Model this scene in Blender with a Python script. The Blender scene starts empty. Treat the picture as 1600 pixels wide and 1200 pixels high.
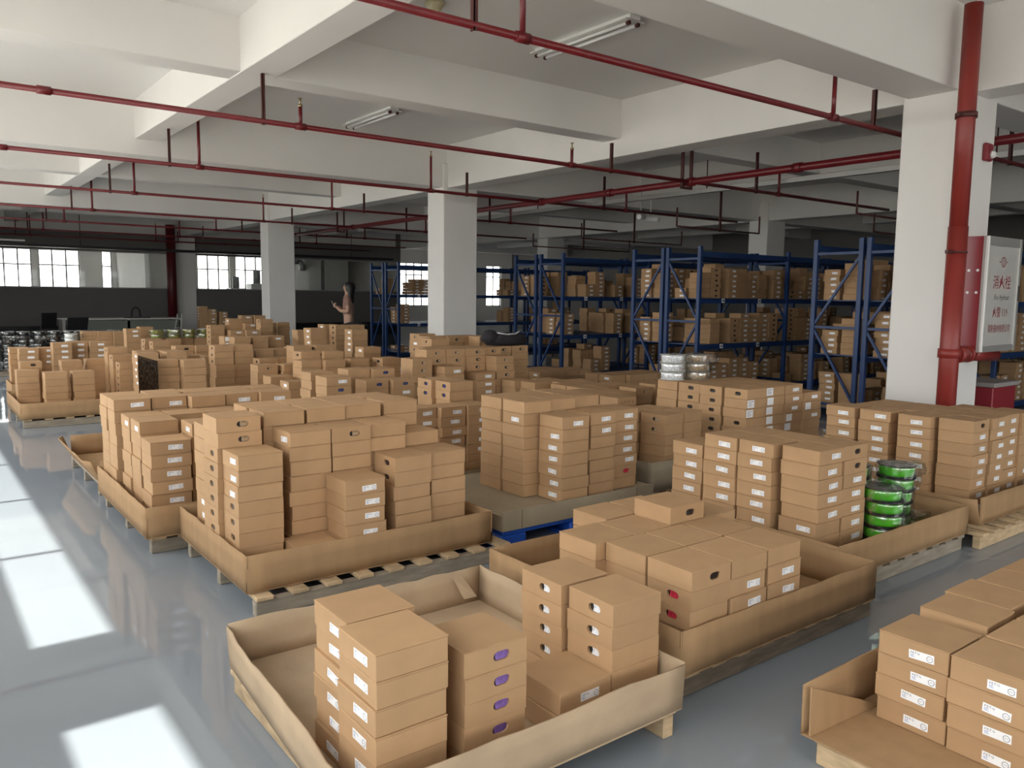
import bpy, bmesh, math, random
from mathutils import Vector, Matrix
from mathutils.bvhtree import BVHTree
random.seed(7)
C = bpy.context.scene.collection
SC = bpy.context.scene
# ---------------------------------------------------------------- camera
cam_d = bpy.data.cameras.new('camera')
cam_d.sensor_width = 36.0
cam_d.lens = 1255.0 / 1600.0 * 36.0
cam_d.clip_start = 0.05
cam_d.clip_end = 300
cam = bpy.data.objects.new('camera', cam_d)
C.objects.link(cam)
AX = Vector((1660, -120, 1255)).normalized()          # image-space direction of world X (right, down, forward)
AY = Vector((-960, -150, 1255)); AY = (AY - AX * AX.dot(AY)).normalized()
AZ = AX.cross(AY)
if AZ.y > 0: AZ = -AZ
def toworld(v): return Vector((AX.dot(v), AY.dot(v), AZ.dot(v)))
r_, d_, f_ = toworld(Vector((1, 0, 0))), toworld(Vector((0, 1, 0))), toworld(Vector((0, 0, 1)))
M = Matrix((r_, -d_, -f_)).transposed().to_4x4()
CAM = Vector((0, 0, 1.4))
M.translation = CAM
cam.matrix_world = M
SC.camera = cam
# ---------------------------------------------------------------- world, sun, portals, exposure
SC.view_settings.view_transform = 'Standard'
SC.view_settings.look = 'None'
SC.view_settings.gamma = 1.0
SC.view_settings.use_curve_mapping = False
SC.view_settings.exposure = 0.18
SKY_STRENGTH = 5.4
SUN_ENERGY = 11.0
SUN_ELEV = math.atan(1.594)
w = bpy.data.worlds.new('world'); SC.world = w; w.use_nodes = True
wn = w.node_tree; wn.nodes.clear()
wo = wn.nodes.new('ShaderNodeOutputWorld'); wb = wn.nodes.new('ShaderNodeBackground')
wb.inputs['Color'].default_value = (1.0, 0.98, 0.965, 1); wb.inputs['Strength'].default_value = SKY_STRENGTH
wn.links.new(wb.outputs[0], wo.inputs[0])
sd = bpy.data.lights.new('sun', 'SUN'); sd.energy = SUN_ENERGY; sd.angle = math.radians(0.8); sd.color = (1.0, 0.93, 0.82)
so = bpy.data.objects.new('sun', sd); C.objects.link(so)
so.rotation_euler = Vector((math.cos(SUN_ELEV), 0.0, -math.sin(SUN_ELEV))).to_track_quat('-Z', 'Y').to_euler()
def portal(loc, rot, sx, sy):
    l = bpy.data.lights.new('window_portal', 'AREA'); l.shape = 'RECTANGLE'; l.size = sx; l.size_y = sy
    l.cycles.is_portal = True
    o = bpy.data.objects.new('window_portal', l); C.objects.link(o); o.location = loc; o.rotation_euler = rot
PIERS = [-4.2, 3.155, 10.5, 17.85, 25.2]
WX, WT = -1.0, 0.16                                    # window wall plane and thickness
XMAX, YMIN, YMAX, CEIL = 22.0, -4.6, 29.0, 3.62
SILL, HEAD = 0.9, 2.845
for a, b in zip(PIERS[:-2], PIERS[1:-1]):
    portal((WX - .02, (a + b) / 2, (SILL + HEAD) / 2), (0, math.radians(-90), 0), HEAD - SILL, b - a - .68)
portal((5.25, YMIN - .02, 1.75), (math.radians(90), 0, 0), 11.5, 1.7)
portal((11.0, YMAX + .02, 1.75), (math.radians(-90), 0, 0), 20.0, 2.0)
SC.cycles.use_denoising = True
SC.cycles.max_bounces = 10
SC.cycles.diffuse_bounces = 6
SC.cycles.transparent_max_bounces = 12
SC.cycles.sample_clamp_indirect = 0.0
SC.cycles.caustics_reflective = True
SC.cycles.blur_glossy = 0.3

# ---------------------------------------------------------------- materials
def mat(name, col, rough=0.6, metal=0.0, noise=None, bump=None, rnd=0.0, spec=None, coat=None, stretch=None, alpha=None):
    m = bpy.data.materials.new(name); m.use_nodes = True
    nt = m.node_tree; b = nt.nodes['Principled BSDF']
    b.inputs['Base Color'].default_value = (*col, 1); b.inputs['Roughness'].default_value = rough; b.inputs['Metallic'].default_value = metal
    if spec is not None: b.inputs['Specular IOR Level'].default_value = spec
    if coat: b.inputs['Coat Weight'].default_value = coat[0]; b.inputs['Coat Roughness'].default_value = coat[1]
    src = None
    tc = nt.nodes.new('ShaderNodeTexCoord'); mp = nt.nodes.new('ShaderNodeMapping')
    nt.links.new(tc.outputs['Object'], mp.inputs[0])
    if stretch: mp.inputs['Scale'].default_value = stretch
    if noise:
        sc_, amt, det = noise
        n = nt.nodes.new('ShaderNodeTexNoise'); n.inputs['Scale'].default_value = sc_; n.inputs['Detail'].default_value = det
        nt.links.new(mp.outputs[0], n.inputs['Vector'])
        mr = nt.nodes.new('ShaderNodeMapRange'); mr.inputs[1].default_value = .3; mr.inputs[2].default_value = .7
        mr.inputs[3].default_value = 1 - amt; mr.inputs[4].default_value = 1 + amt
        nt.links.new(n.outputs['Fac'], mr.inputs[0]); src = mr.outputs[0]
    if rnd:
        oi = nt.nodes.new('ShaderNodeObjectInfo'); mr2 = nt.nodes.new('ShaderNodeMapRange')
        mr2.inputs[3].default_value = 1 - rnd; mr2.inputs[4].default_value = 1 + rnd
        nt.links.new(oi.outputs['Random'], mr2.inputs[0])
        if src:
            mu = nt.nodes.new('ShaderNodeMath'); mu.operation = 'MULTIPLY'
            nt.links.new(src, mu.inputs[0]); nt.links.new(mr2.outputs[0], mu.inputs[1]); src = mu.outputs[0]
        else: src = mr2.outputs[0]
    if src:
        hsv = nt.nodes.new('ShaderNodeHueSaturation'); hsv.inputs['Color'].default_value = (*col, 1)
        nt.links.new(src, hsv.inputs['Value']); nt.links.new(hsv.outputs[0], b.inputs['Base Color'])
    if bump:
        n2 = nt.nodes.new('ShaderNodeTexNoise'); n2.inputs['Scale'].default_value = bump[0]; n2.inputs['Detail'].default_value = 3
        nt.links.new(mp.outputs[0], n2.inputs['Vector'])
        bp = nt.nodes.new('ShaderNodeBump'); bp.inputs['Strength'].default_value = bump[1]; bp.inputs['Distance'].default_value = bump[2]
        nt.links.new(n2.outputs['Fac'], bp.inputs['Height']); nt.links.new(bp.outputs[0], b.inputs['Normal'])
    return m
def thin_glass(name, tint, gloss, opacity=None):
    m = bpy.data.materials.new(name); m.use_nodes = True; nt = m.node_tree; nt.nodes.clear()
    o = nt.nodes.new('ShaderNodeOutputMaterial'); t = nt.nodes.new('ShaderNodeBsdfTransparent'); t.inputs[0].default_value = (*tint, 1)
    g = nt.nodes.new('ShaderNodeBsdfGlossy'); g.inputs['Roughness'].default_value = gloss; mx = nt.nodes.new('ShaderNodeMixShader')
    if opacity is None:
        fr = nt.nodes.new('ShaderNodeFresnel'); fr.inputs[0].default_value = 1.45; nt.links.new(fr.outputs[0], mx.inputs[0])
    else:
        tc = nt.nodes.new('ShaderNodeTexCoord'); n = nt.nodes.new('ShaderNodeTexNoise'); n.inputs['Scale'].default_value = 28; n.inputs['Detail'].default_value = 2
        nt.links.new(tc.outputs['Object'], n.inputs['Vector'])
        mr = nt.nodes.new('ShaderNodeMapRange'); mr.inputs[1].default_value = .45; mr.inputs[2].default_value = .7; mr.inputs[3].default_value = opacity * .5; mr.inputs[4].default_value = opacity * 2.2
        nt.links.new(n.outputs['Fac'], mr.inputs[0]); nt.links.new(mr.outputs[0], mx.inputs[0])
    nt.links.new(t.outputs[0], mx.inputs[1]); nt.links.new(g.outputs[0], mx.inputs[2]); nt.links.new(mx.outputs[0], o.inputs[0])
    return m
CARD = mat('kraft_cardboard', (0.455, 0.283, 0.152), .75, noise=(9, .05, 4), rnd=.06, bump=(160, .06, .001), spec=.25)
CARD_IN = mat('tray_cardboard', (0.39, 0.245, 0.13), .8, noise=(6, .07, 4), rnd=.05, spec=.2, stretch=(3, 3, .6))
CARD_OLD = mat('worn_cardboard', (0.47, 0.35, 0.235), .85, noise=(5, .10, 5), bump=(14, .25, .01), spec=.2)
TAPED = mat('dusty_grey_cardboard', (0.33, 0.27, 0.19), .6, noise=(6, .08, 4))
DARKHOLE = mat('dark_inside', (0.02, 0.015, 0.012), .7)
WHITE_LAB = mat('label_paper', (0.90, 0.90, 0.92), .45)
INK = mat('label_ink', (0.10, 0.10, 0.14), .6)
BLUEINK = mat('label_blue_ink', (0.22, 0.30, 0.55), .6)
BROWNINK = mat('brown_print', (0.16, 0.085, 0.04), .7)
WOOD = mat('pallet_wood', (0.52, 0.38, 0.23), .8, noise=(6, .22, 6), rnd=.14, stretch=(2, 2, 6))
WOOD_GREY = mat('weathered_wood', (0.30, 0.255, 0.20), .85, noise=(7, .25, 6), rnd=.12, stretch=(1, 6, 6))
WOOD_DARK = mat('dark_weathered_wood', (0.20, 0.16, 0.12), .85, noise=(7, .3, 6), rnd=.12, stretch=(1, 6, 6))
BLUEPLASTIC = mat('blue_plastic', (0.012, 0.075, 0.42), .4, noise=(4, .08, 2))
WALL = mat('white_wall_paint', (0.80, 0.782, 0.757), .7, noise=(1.3, .025, 3), spec=.3)
CEILM = mat('white_ceiling_paint', (0.79, 0.775, 0.755), .75, noise=(.8, .02, 3), spec=.3)
SHADEWALL = mat('shade_toned_wall_paint', (0.17, 0.16, 0.15), .7, noise=(1.5, .03, 3))  # dark tone carries the shade of backlit, paler walls
SKIRT = mat('black_skirting', (0.012, 0.012, 0.014), .5)
RED = mat('red_pipe_paint', (0.15, 0.009, 0.013), .35, noise=(5, .12, 3))
REDBR = mat('red_riser_paint', (0.25, 0.028, 0.022), .4, noise=(5, .10, 3))
REDCAB = mat('red_cabinet_enamel', (0.27, 0.025, 0.035), .3, noise=(3, .06, 2))
HANG = mat('dark_red_steel', (0.07, 0.014, 0.012), .5)
BRASS = mat('brass', (0.45, 0.35, 0.2), .35, 1)
RACK = mat('blue_rack_paint', (0.012, 0.045, 0.155), .4, noise=(4, .08, 2))
GREYSTEEL = mat('galvanised_steel', (0.42, 0.43, 0.44), .4, .8)
SHELF = mat('blue_grey_shelf', (0.05, 0.09, 0.20), .45)
ALU = mat('aluminium', (0.55, 0.54, 0.52), .38, .7)
ALUW = mat('white_aluminium', (0.78, 0.77, 0.75), .4)
SILVER = mat('silver_door_sheet', (0.58, 0.56, 0.53), .4, .25, noise=(3, .05, 2))
FRAME = mat('window_frame_grey', (0.42, 0.42, 0.42), .5)
PLASTICW = mat('white_plastic', (0.82, 0.82, 0.80), .35)
TUBE = mat('glass_tube_white', (0.85, 0.85, 0.85), .2)
BLACK = mat('black_plastic', (0.012, 0.012, 0.013), .4)
BLACKF = mat('black_fabric', (0.016, 0.013, 0.018), .8, noise=(20, .3, 3))
DESK = mat('pale_desk_top', (0.55, 0.53, 0.50), .5)
DESKP = mat('grey_green_desk_panel', (0.16, 0.18, 0.15), .6)
GREENF = mat('green_filament', (0.10, 0.55, 0.03), .3, noise=(30, .1, 2), stretch=(1, 1, 40))
YGREENF = mat('olive_filament', (0.25, 0.30, 0.04), .4)
SKIN = mat('skin', (0.55, 0.34, 0.24), .6)
HAIR = mat('black_hair', (0.008, 0.007, 0.008), .45)
TOP = mat('dusty_pink_top', (0.34, 0.20, 0.16), .8, noise=(12, .1, 2))
TROUSER = mat('black_trousers', (0.012, 0.01, 0.014), .8)
WINGLASS = thin_glass('window_glass', (0.93, 0.96, 0.95), .02)
FILM = thin_glass('clear_plastic_bag', (0.93, 0.94, 0.93), .18, .22)
FILMD = thin_glass('dark_stretch_wrap', (0.12, 0.10, 0.09), .2, .12)
INSERT = {'w': mat('white_wrapped_spool', (0.75, 0.76, 0.80), .25, noise=(60, .3, 3)), 'p': mat('purple_wrapped_spool', (0.20, 0.11, 0.36), .3, noise=(60, .3, 3)),
          'r': mat('red_wrapped_spool', (0.50, 0.03, 0.06), .3, noise=(60, .4, 3)), 'k': mat('black_wrapped_spool', (0.03, 0.022, 0.02), .3, noise=(60, .5, 3)),
          'g': mat('clear_wrapped_spool', (0.32, 0.22, 0.13), .2, noise=(70, .6, 3)), 'b': mat('blue_wrapped_spool', (0.03, 0.04, 0.16), .3, noise=(60, .5, 3)),
          't': mat('tan_wrapped_spool', (0.42, 0.30, 0.19), .3, noise=(60, .5, 3))}
def floor_mat():
    m = mat('glossy_grey_epoxy', (0.26, 0.295, 0.34), .10, noise=(.7, .05, 4), spec=.6)
    nt = m.node_tree; b = nt.nodes['Principled BSDF']
    tc = nt.nodes.new('ShaderNodeTexCoord')
    n = nt.nodes.new('ShaderNodeTexNoise'); n.inputs['Scale'].default_value = 2.2; n.inputs['Detail'].default_value = 5
    nt.links.new(tc.outputs['Object'], n.inputs['Vector'])
    mr = nt.nodes.new('ShaderNodeMapRange'); mr.inputs[3].default_value = .02; mr.inputs[4].default_value = .06
    nt.links.new(n.outputs['Fac'], mr.inputs[0]); nt.links.new(mr.outputs[0], b.inputs['Roughness'])
    n2 = nt.nodes.new('ShaderNodeTexNoise'); n2.inputs['Scale'].default_value = 1.6; n2.inputs['Detail'].default_value = 2
    nt.links.new(tc.outputs['Object'], n2.inputs['Vector'])
    bp = nt.nodes.new('ShaderNodeBump'); bp.inputs['Strength'].default_value = .035; bp.inputs['Distance'].default_value = .02
    nt.links.new(n2.outputs['Fac'], bp.inputs['Height']); nt.links.new(bp.outputs[0], b.inputs['Normal'])
    return m
FLOORM = floor_mat()

# ---------------------------------------------------------------- helpers
def tag(o, label=None, cat=None, group=None, kind=None):
    if label: o['label'] = label
    if cat: o['category'] = cat
    if group: o['group'] = group
    if kind: o['kind'] = kind
    return o
def empty(name, loc, label, cat, group=None, rz=0):
    o = bpy.data.objects.new(name, None); C.objects.link(o); o.location = loc; o.rotation_euler = (0, 0, rz); o.empty_display_size = .1
    return tag(o, label, cat, group)
def link(name, me, parent=None, loc=(0, 0, 0), rz=0):
    o = bpy.data.objects.new(name, me); C.objects.link(o); o.location = loc; o.rotation_euler = (0, 0, rz)
    if parent: o.parent = parent
    return o
class MB:
    """collects shapes into one bmesh"""
    def __init__(s): s.bm = bmesh.new(); s.mi = 0
    def _fin(s, faces):
        for f in faces: f.material_index = s.mi
    def box(s, a, b, bev=0, rz=0, piv=None):
        x0, y0, z0 = a; x1, y1, z1 = b
        vs = [s.bm.verts.new(p) for p in ((x0, y0, z0), (x1, y0, z0), (x1, y1, z0), (x0, y1, z0), (x0, y0, z1), (x1, y0, z1), (x1, y1, z1), (x0, y1, z1))]
        fs = [s.bm.faces.new([vs[i] for i in q]) for q in ((3, 2, 1, 0), (4, 5, 6, 7), (0, 1, 5, 4), (1, 2, 6, 5), (2, 3, 7, 6), (3, 0, 4, 7))]
        s._fin(fs)
        if bev:
            es = list({e for f in fs for e in f.edges})
            r = bmesh.ops.bevel(s.bm, geom=es, offset=bev, segments=1, affect='EDGES', profile=.5)
            s._fin(r['faces']); vs = list({v for f in r['faces'] for v in f.verts} | {v for v in vs if v.is_valid})
        if rz: bmesh.ops.rotate(s.bm, verts=vs, cent=piv or (0, 0, 0), matrix=Matrix.Rotation(rz, 3, 'Z'))
        return s
    def tube(s, p, q, r, r2=None, seg=12, caps=True):
        p, q = Vector(p), Vector(q); d = q - p
        if r2 is None: r2 = r
        rot = d.to_track_quat('Z', 'Y').to_matrix()
        A = []; B = []
        for i in range(seg):
            a = 2 * math.pi * i / seg; c = Vector((math.cos(a), math.sin(a), 0))
            A.append(s.bm.verts.new(p + rot @ (c * r))); B.append(s.bm.verts.new(q + rot @ (c * r2)))
        fs = [s.bm.faces.new((A[i], A[(i + 1) % seg], B[(i + 1) % seg], B[i])) for i in range(seg)]
        for f in fs: f.smooth = True
        if caps: fs += [s.bm.faces.new(A[::-1]), s.bm.faces.new(B)]
        s._fin(fs); return s
    def path(s, pts, r, seg=10):
        for a, b in zip(pts[:-1], pts[1:]): s.tube(a, b, r, seg=seg)
        return s
    def beam(s, p, q, w, h):
        """rectangular bar from p to q"""
        p, q = Vector(p), Vector(q); d = (q - p); rot = d.to_track_quat('Y', 'Z').to_matrix(); L = d.length
        vs = []
        for y in (0, L):
            for x, z in ((-w / 2, -h / 2), (w / 2, -h / 2), (w / 2, h / 2), (-w / 2, h / 2)): vs.append(s.bm.verts.new(p + rot @ Vector((x, y, z))))
        s._fin([s.bm.faces.new([vs[i] for i in k]) for k in ((0, 1, 2, 3), (7, 6, 5, 4), (0, 4, 5, 1), (1, 5, 6, 2), (2, 6, 7, 3), (3, 7, 4, 0))])
        return s
    def quad(s, *pts):
        s._fin([s.bm.faces.new([s.bm.verts.new(p) for p in pts])]); return s
    def lathe(s, prof, cen=(0, 0, 0), seg=24):
        rings = []
        for r, z in prof:
            rings.append([s.bm.verts.new((cen[0] + r * math.cos(2 * math.pi * i / seg), cen[1] + r * math.sin(2 * math.pi * i / seg), cen[2] + z)) for i in range(seg)])
        fs = []
        for a, b in zip(rings[:-1], rings[1:]):
            fs += [s.bm.faces.new((a[i], a[(i + 1) % seg], b[(i + 1) % seg], b[i])) for i in range(seg)]
        for f in fs: f.smooth = True
        fs += [s.bm.faces.new(rings[0][::-1]), s.bm.faces.new(rings[-1])]
        s._fin(fs); return s
    def mesh(s, name, mats):
        me = bpy.data.meshes.new(name)
        bmesh.ops.recalc_face_normals(s.bm, faces=s.bm.faces)
        s.bm.to_mesh(me); s.bm.free()
        for m in (mats if isinstance(mats, (list, tuple)) else [mats]): me.materials.append(m)
        return me
    def obj(s, name, mats, parent=None, loc=(0, 0, 0), rz=0): return link(name, s.mesh(name, mats), parent, loc, rz)
def text_into(mb, string, size, org, ux, uy, sx=1.0, mi=1, align='LEFT', shear=0):
    cu = bpy.data.curves.new('t', 'FONT'); cu.body = string; cu.size = size; cu.align_x = align; cu.resolution_u = 1; cu.shear = shear
    ob = bpy.data.objects.new('t', cu); C.objects.link(ob)
    bpy.context.view_layer.update()
    me = bpy.data.meshes.new_from_object(ob.evaluated_get(bpy.context.evaluated_depsgraph_get()))
    bpy.data.objects.remove(ob); bpy.data.curves.remove(cu)
    org, ux, uy = Vector(org), Vector(ux), Vector(uy)
    vs = [mb.bm.verts.new(org + ux * (v.co.x * sx) + uy * v.co.y) for v in me.vertices]
    for p in me.polygons:
        try: f = mb.bm.faces.new([vs[i] for i in p.vertices]); f.material_index = mi
        except ValueError: pass
    bpy.data.meshes.remove(me)
def struct(name, mb, m, label, parent=None):
    o = mb.obj(name, m, parent)
    if not parent: tag(o, label, kind='structure')
    return o
# ================================================================ structure
struct('floor', MB().box((WX - WT, YMIN - .2, -.15), (XMAX + .2, YMAX + .2, 0)), FLOORM, 'glossy pale grey epoxy floor of the warehouse')
struct('ceiling', MB().box((WX - WT, YMIN - .2, CEIL), (XMAX + .2, YMAX + .2, CEIL + .15)), CEILM, 'white painted concrete ceiling')
gr = MB().box((-60, -60, -.5), (90, 90, -.2)).obj('trim_30', mat('outside_paving', (.45, .44, .42), .9, noise=(.3, .05, 2))); tag(gr, 'pale paved yard outside the windows', kind='structure')
WIN = [0]
def window(y0, y1, axis, plane, z0, z1, pane, tz0, tz1, label):
    """a glazed opening; axis 'Y' runs along Y at x = plane, axis 'X' runs along X at y = plane"""
    WIN[0] += 1
    P = (lambda u, t, z: (plane + t, u, z)) if axis == 'Y' else (lambda u, t, z: (u, plane + t, z))
    def bar(mb, u0, u1, t0, t1, za, zb):
        a, b = P(u0, t0, za), P(u1, t1, zb); mb.box(tuple(min(p, q) for p, q in zip(a, b)), tuple(max(p, q) for p, q in zip(a, b)))
    f = MB(); e = .04
    bar(f, y0, y0 + e, -.03, .03, z0, z1); bar(f, y1 - e, y1, -.03, .03, z0, z1); bar(f, y0, y1, -.03, .03, z0, z0 + e); bar(f, y0, y1, -.03, .03, z1 - e, z1)
    root = tag(f.obj('window_%d' % WIN[0], FRAME), label, kind='structure')
    t = MB(); bar(t, y0 + e, y1 - e, -.03, .03, tz0, tz1); t.obj('transom', FRAME, root)
    n = max(1, round((y1 - y0) / pane)); us = [y0 + (y1 - y0) * i / n for i in range(n + 1)]
    for u in us[1:-1]:
        mbar = MB(); bar(mbar, u - .022, u + .022, -.028, .028, z0 + e, tz0); bar(mbar, u - .022, u + .022, -.028, .028, tz1, z1 - e); mbar.obj('mullion', FRAME, root)
    for a, b in zip(us[:-1], us[1:]):
        g = MB(); g.quad(P(a + .02, 0, z0 + e), P(b - .02, 0, z0 + e), P(b - .02, 0, tz0), P(a + .02, 0, tz0)); g.quad(P(a + .02, 0, tz1), P(b - .02, 0, tz1), P(b - .02, 0, z1 - e), P(a + .02, 0, z1 - e))
        g.obj('pane', WINGLASS, root)
    return root
# left window wall (along Y, at x = -1)
wl = MB().box((WX - WT, YMIN, 0), (WX, YMAX, SILL)).box((WX - WT, YMIN, HEAD + .035), (WX, YMAX, CEIL))
for p in PIERS: wl.box((WX - WT, p - .335, SILL), (WX, p + .335, HEAD))
wl.box((WX - WT, 17.85, SILL), (WX, YMAX, HEAD + .035))  # solid infill added over the far window bay to cut light there
struct('wall_left', wl, WALL, 'white window wall along the left side')
for i, (a, b) in enumerate(zip(PIERS[:-2], PIERS[1:-1])):
    window(a + .335, b - .335, 'Y', WX - WT + .03, SILL, HEAD + .035, 1.46, 2.20, 2.295, 'grey framed window bay %s of the left wall' % ['behind the camera', 'beside the near pallets', 'beside the far pallets', 'beside the desks'][i])
# wall behind the camera with a window band
wb_ = MB().box((WX, YMIN - WT, 0), (XMAX, YMIN, SILL)).box((WX, YMIN - WT, 2.6), (XMAX, YMIN, CEIL)).box((11.0, YMIN - WT, SILL), (XMAX, YMIN, 2.6)).box((WX, YMIN - WT, SILL), (-.5, YMIN, 2.6))
struct('wall_near', wb_, WALL, 'white wall behind the camera')
window(-.5, 11.0, 'X', YMIN - WT / 2, SILL, 2.6, 1.22, 2.0, 2.08, 'grey framed window band behind the camera')
struct('wall_right', MB().box((XMAX, YMIN - WT, 0), (XMAX + WT, YMAX + WT, CEIL)), SHADEWALL, 'end wall darkened to dim the hall, beyond the blue racks')  # wall colour darkened so less light bounces at the far end
# far outside wall
OPEN = [(-.6, 1.3), (1.5, 3.35), (3.52, 4.68), (5.3, 5.62), (7.3, 7.5), (8.3, 9.42), (9.62, 10.75), (11.6, 12.7), (15.9, 17.7), (18.0, 18.9), (20.6, 21.4)]
wf = MB().box((WX, YMAX, 0), (XMAX, YMAX + WT, .9)).box((WX, YMAX, 2.68), (XMAX, YMAX + WT, CEIL))
ed = [WX] + [v for o in OPEN for v in o] + [XMAX]
for a, b in zip(ed[::2], ed[1::2]): wf.box((a, YMAX, .9), (b, YMAX + WT, 2.68))
struct('wall_far', wf, WALL, 'white outside wall with windows at the far end')
for i, (a, b) in enumerate(OPEN): window(a, b, 'X', YMAX + WT / 2, .9, 2.68, .38, 2.16, 2.20, 'bright far window opening %s' % ['at the far left corner', 'second along', 'third along', 'narrow and beside the inner wall', 'narrow and behind the red post', 'right of the red post', 'left of the third column', 'behind the person', 'behind the left blue rack', 'right of the middle column', 'at the far right corner'][i])
# glazed partition at y = 25.1
PY = 25.1
for nm, x0, x1, lab in (('wall_partition_left', WX, 6.45, 'half wall with backlit shade in its colour, under the left interior glazing'), ('wall_partition_right', 7.15, 14.0, 'half wall with backlit shade in its colour, under the right interior glazing')):
    struct(nm, MB().box((x0, PY, 0), (x1, PY + .12, 1.46)), SHADEWALL, lab)
    struct('baseboard_' + nm[15:], MB().box((x0, PY - .02, 0), (x1, PY - .003, .42)), SKIRT, 'black skirting along the %s half wall' % nm[15:])
    k = 0; u = x0
    g = MB().box((x0, PY + .03, 1.46), (x1, PY + .09, 1.49)).box((x0, PY + .03, 2.47), (x1, PY + .09, 2.50))
    r = tag(g.obj('window_%d' % (30 + (nm[15:] == 'right')), FRAME), 'frameless interior glazing above the %s half wall' % nm[15:], kind='structure')
    while u < x1 - .2:
        v = min(u + 1.15, x1); MB().quad((u + .006, PY + .06, 1.49), (v - .006, PY + .06, 1.49), (v - .006, PY + .06, 2.47), (u + .006, PY + .06, 2.47)).obj('pane', WINGLASS, r); u = v
    struct('trim_%d' % (40 + (nm[15:] == 'right')), MB().box((x0, PY, 2.5), (x1, PY + .12, 3.0)), SHADEWALL, 'dark bulkhead above the %s interior glazing' % nm[15:])
struct('wall_inner_left', MB().box((5.75, PY + .13, 0), (5.87, YMAX, CEIL)), WALL, 'white inner room wall behind the left glazing')
struct('wall_inner_middle', MB().box((11.2, PY + .13, 0), (11.32, YMAX, CEIL)), SHADEWALL, 'grey inner room wall behind the person')
struct('wall_inner_right', MB().box((14.0, PY, 0), (14.12, YMAX, CEIL)), SHADEWALL, 'grey room corner beside the far left rack')
# beams
tn = [0]
def trim(a, b, lab):
    tn[0] += 1; struct('trim_%d' % tn[0], MB().box(a, b, .006), WALL, lab)
for i, y in enumerate((-4.4, 3.0, 10.45, 17.8, 25.22)):
    trim((WX, y, 3.0), (XMAX, y + .40, CEIL + .02), 'deep white ceiling beam across the room, %s' % ['behind the camera', 'meeting the near white column', 'meeting the middle column', 'meeting the third column', 'above the glazed partition'][i])
for i, y in enumerate((-.75, 6.77, 14.1, 21.5)):
    trim((WX, y, 3.19), (XMAX, y + .30, CEIL + .02), 'shallower white ceiling beam across the room, %s' % ['above the camera', 'between the near and middle columns', 'between the middle and third columns', 'above the desks'][i])
for i, (x, wd, z) in enumerate(((2.33, .29, 3.184), (6.68, .34, 2.994), (10.7, .29, 3.184), (14.45, .34, 2.994), (18.4, .29, 3.184))):
    trim((x, YMIN, z), (x + wd, YMAX, CEIL + .03), 'long white ceiling beam, %s' % ['lit by the windows at upper left', 'carried by the row of white columns', 'above the front of the blue racks', 'carried by the far columns', 'above the back of the racks'][i])
# columns
def column(x, y, lab, wx=.62, wy=.46):
    tag(MB().box((x, y, 0), (x + wx, y + wy, 3.35), .012).obj('column', WALL), lab, 'column', kind='structure')
column(6.56, 2.98, 'white square column carrying the red hydrant cabinet')
column(6.60, 10.42, 'white square column in the middle of the hall')
column(6.60, 17.68, 'white square column behind the far boxes')
column(6.50, 25.0, 'white square column beside the dark red post')
column(14.4, 10.25, 'white square column far behind the racks, right')
column(14.6, 17.6, 'white square column far behind the racks, left')
column(6.56, -4.4, 'white square column behind the camera')
# ================================================================ pipes
def sprinkler(parent, x, y, z0, z1):
    MB().tube((x, y, z0), (x, y, z1), .017, seg=8).obj('riser', RED, parent)
    MB().tube((x, y, z1), (x, y, z1 + .02), .02, seg=8).tube((x, y, z1 + .02), (x, y, z1 + .07), .008, seg=6).tube((x, y, z1 + .07), (x, y, z1 + .073), .02, seg=8).obj('sprinkler_head', BRASS, parent)
def hanger(parent, x, y, z0, z1):
    m = MB().box((x - .012, y - .018, z0 - .03), (x - .006, y + .018, z1)).box((x - .012, y - .018, z0 - .03), (x + .012, y - .012, z1))
    m.obj('hanger', HANG, parent)
ORD = ['first', 'second', 'third', 'fourth', 'fifth', 'sixth', 'seventh', 'eighth', 'ninth', 'tenth', 'eleventh', 'twelfth', 'thirteenth', 'fourteenth', 'fifteenth']
for i, y in enumerate((3.62, 6.68, 9.57, 12.72, 15.9, 18.9, 21.9, 24.3)):
    root = empty('sprinkler_pipe', (0, y, 2.8), 'thin red sprinkler pipe running crosswise, %s from the camera' % ORD[i], 'pipe', 'crosswise sprinkler pipes')
    r = .022 if i < 3 else .019
    MB().tube((-.98, 0, 0), (12.5, 0, 0), r, seg=12).obj('pipe', RED, root)
    for x in (.9, 2.8, 5.86, 7.8, 9.6):
        MB().tube((x - .045, 0, 0), (x + .045, 0, 0), r + .008, seg=12).obj('coupling', RED, root)
    for x, h in ((2.8, .16 if i == 1 else .5), (5.86, .32 if i == 0 else .16 if i == 1 else .45), (9.6, .3)): sprinkler(root, x, 0, 0, h)
    for x, h in ((2.48, .38), (6.45, .3), (9.1, .5)): hanger(root, x, 0, 0, h)
root = empty('main_pipe', (7.8, 0, 2.8), 'thick red main sprinkler pipe running lengthwise behind the columns', 'pipe')
MB().tube((0, YMIN + .1, 0), (0, 20, 0), .042, seg=16).obj('pipe', RED, root)
for y in (1.0, 3.62, 5.2, 6.68, 8.1, 9.57, 11.5, 12.72, 15.9): MB().tube((0, y - .05, 0), (0, y + .05, 0), .053, seg=16).obj('coupling', RED, root)
for y in (2.2, 6.75, 11.9, 16.5):
    MB().box((-.09, y - .02, -.07), (-.07, y + .02, .8)).box((.07, y - .02, -.07), (.09, y + .02, .8)).box((-.09, y - .02, -.08), (.09, y + .02, -.055)).obj('hanger', HANG, root)
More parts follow.
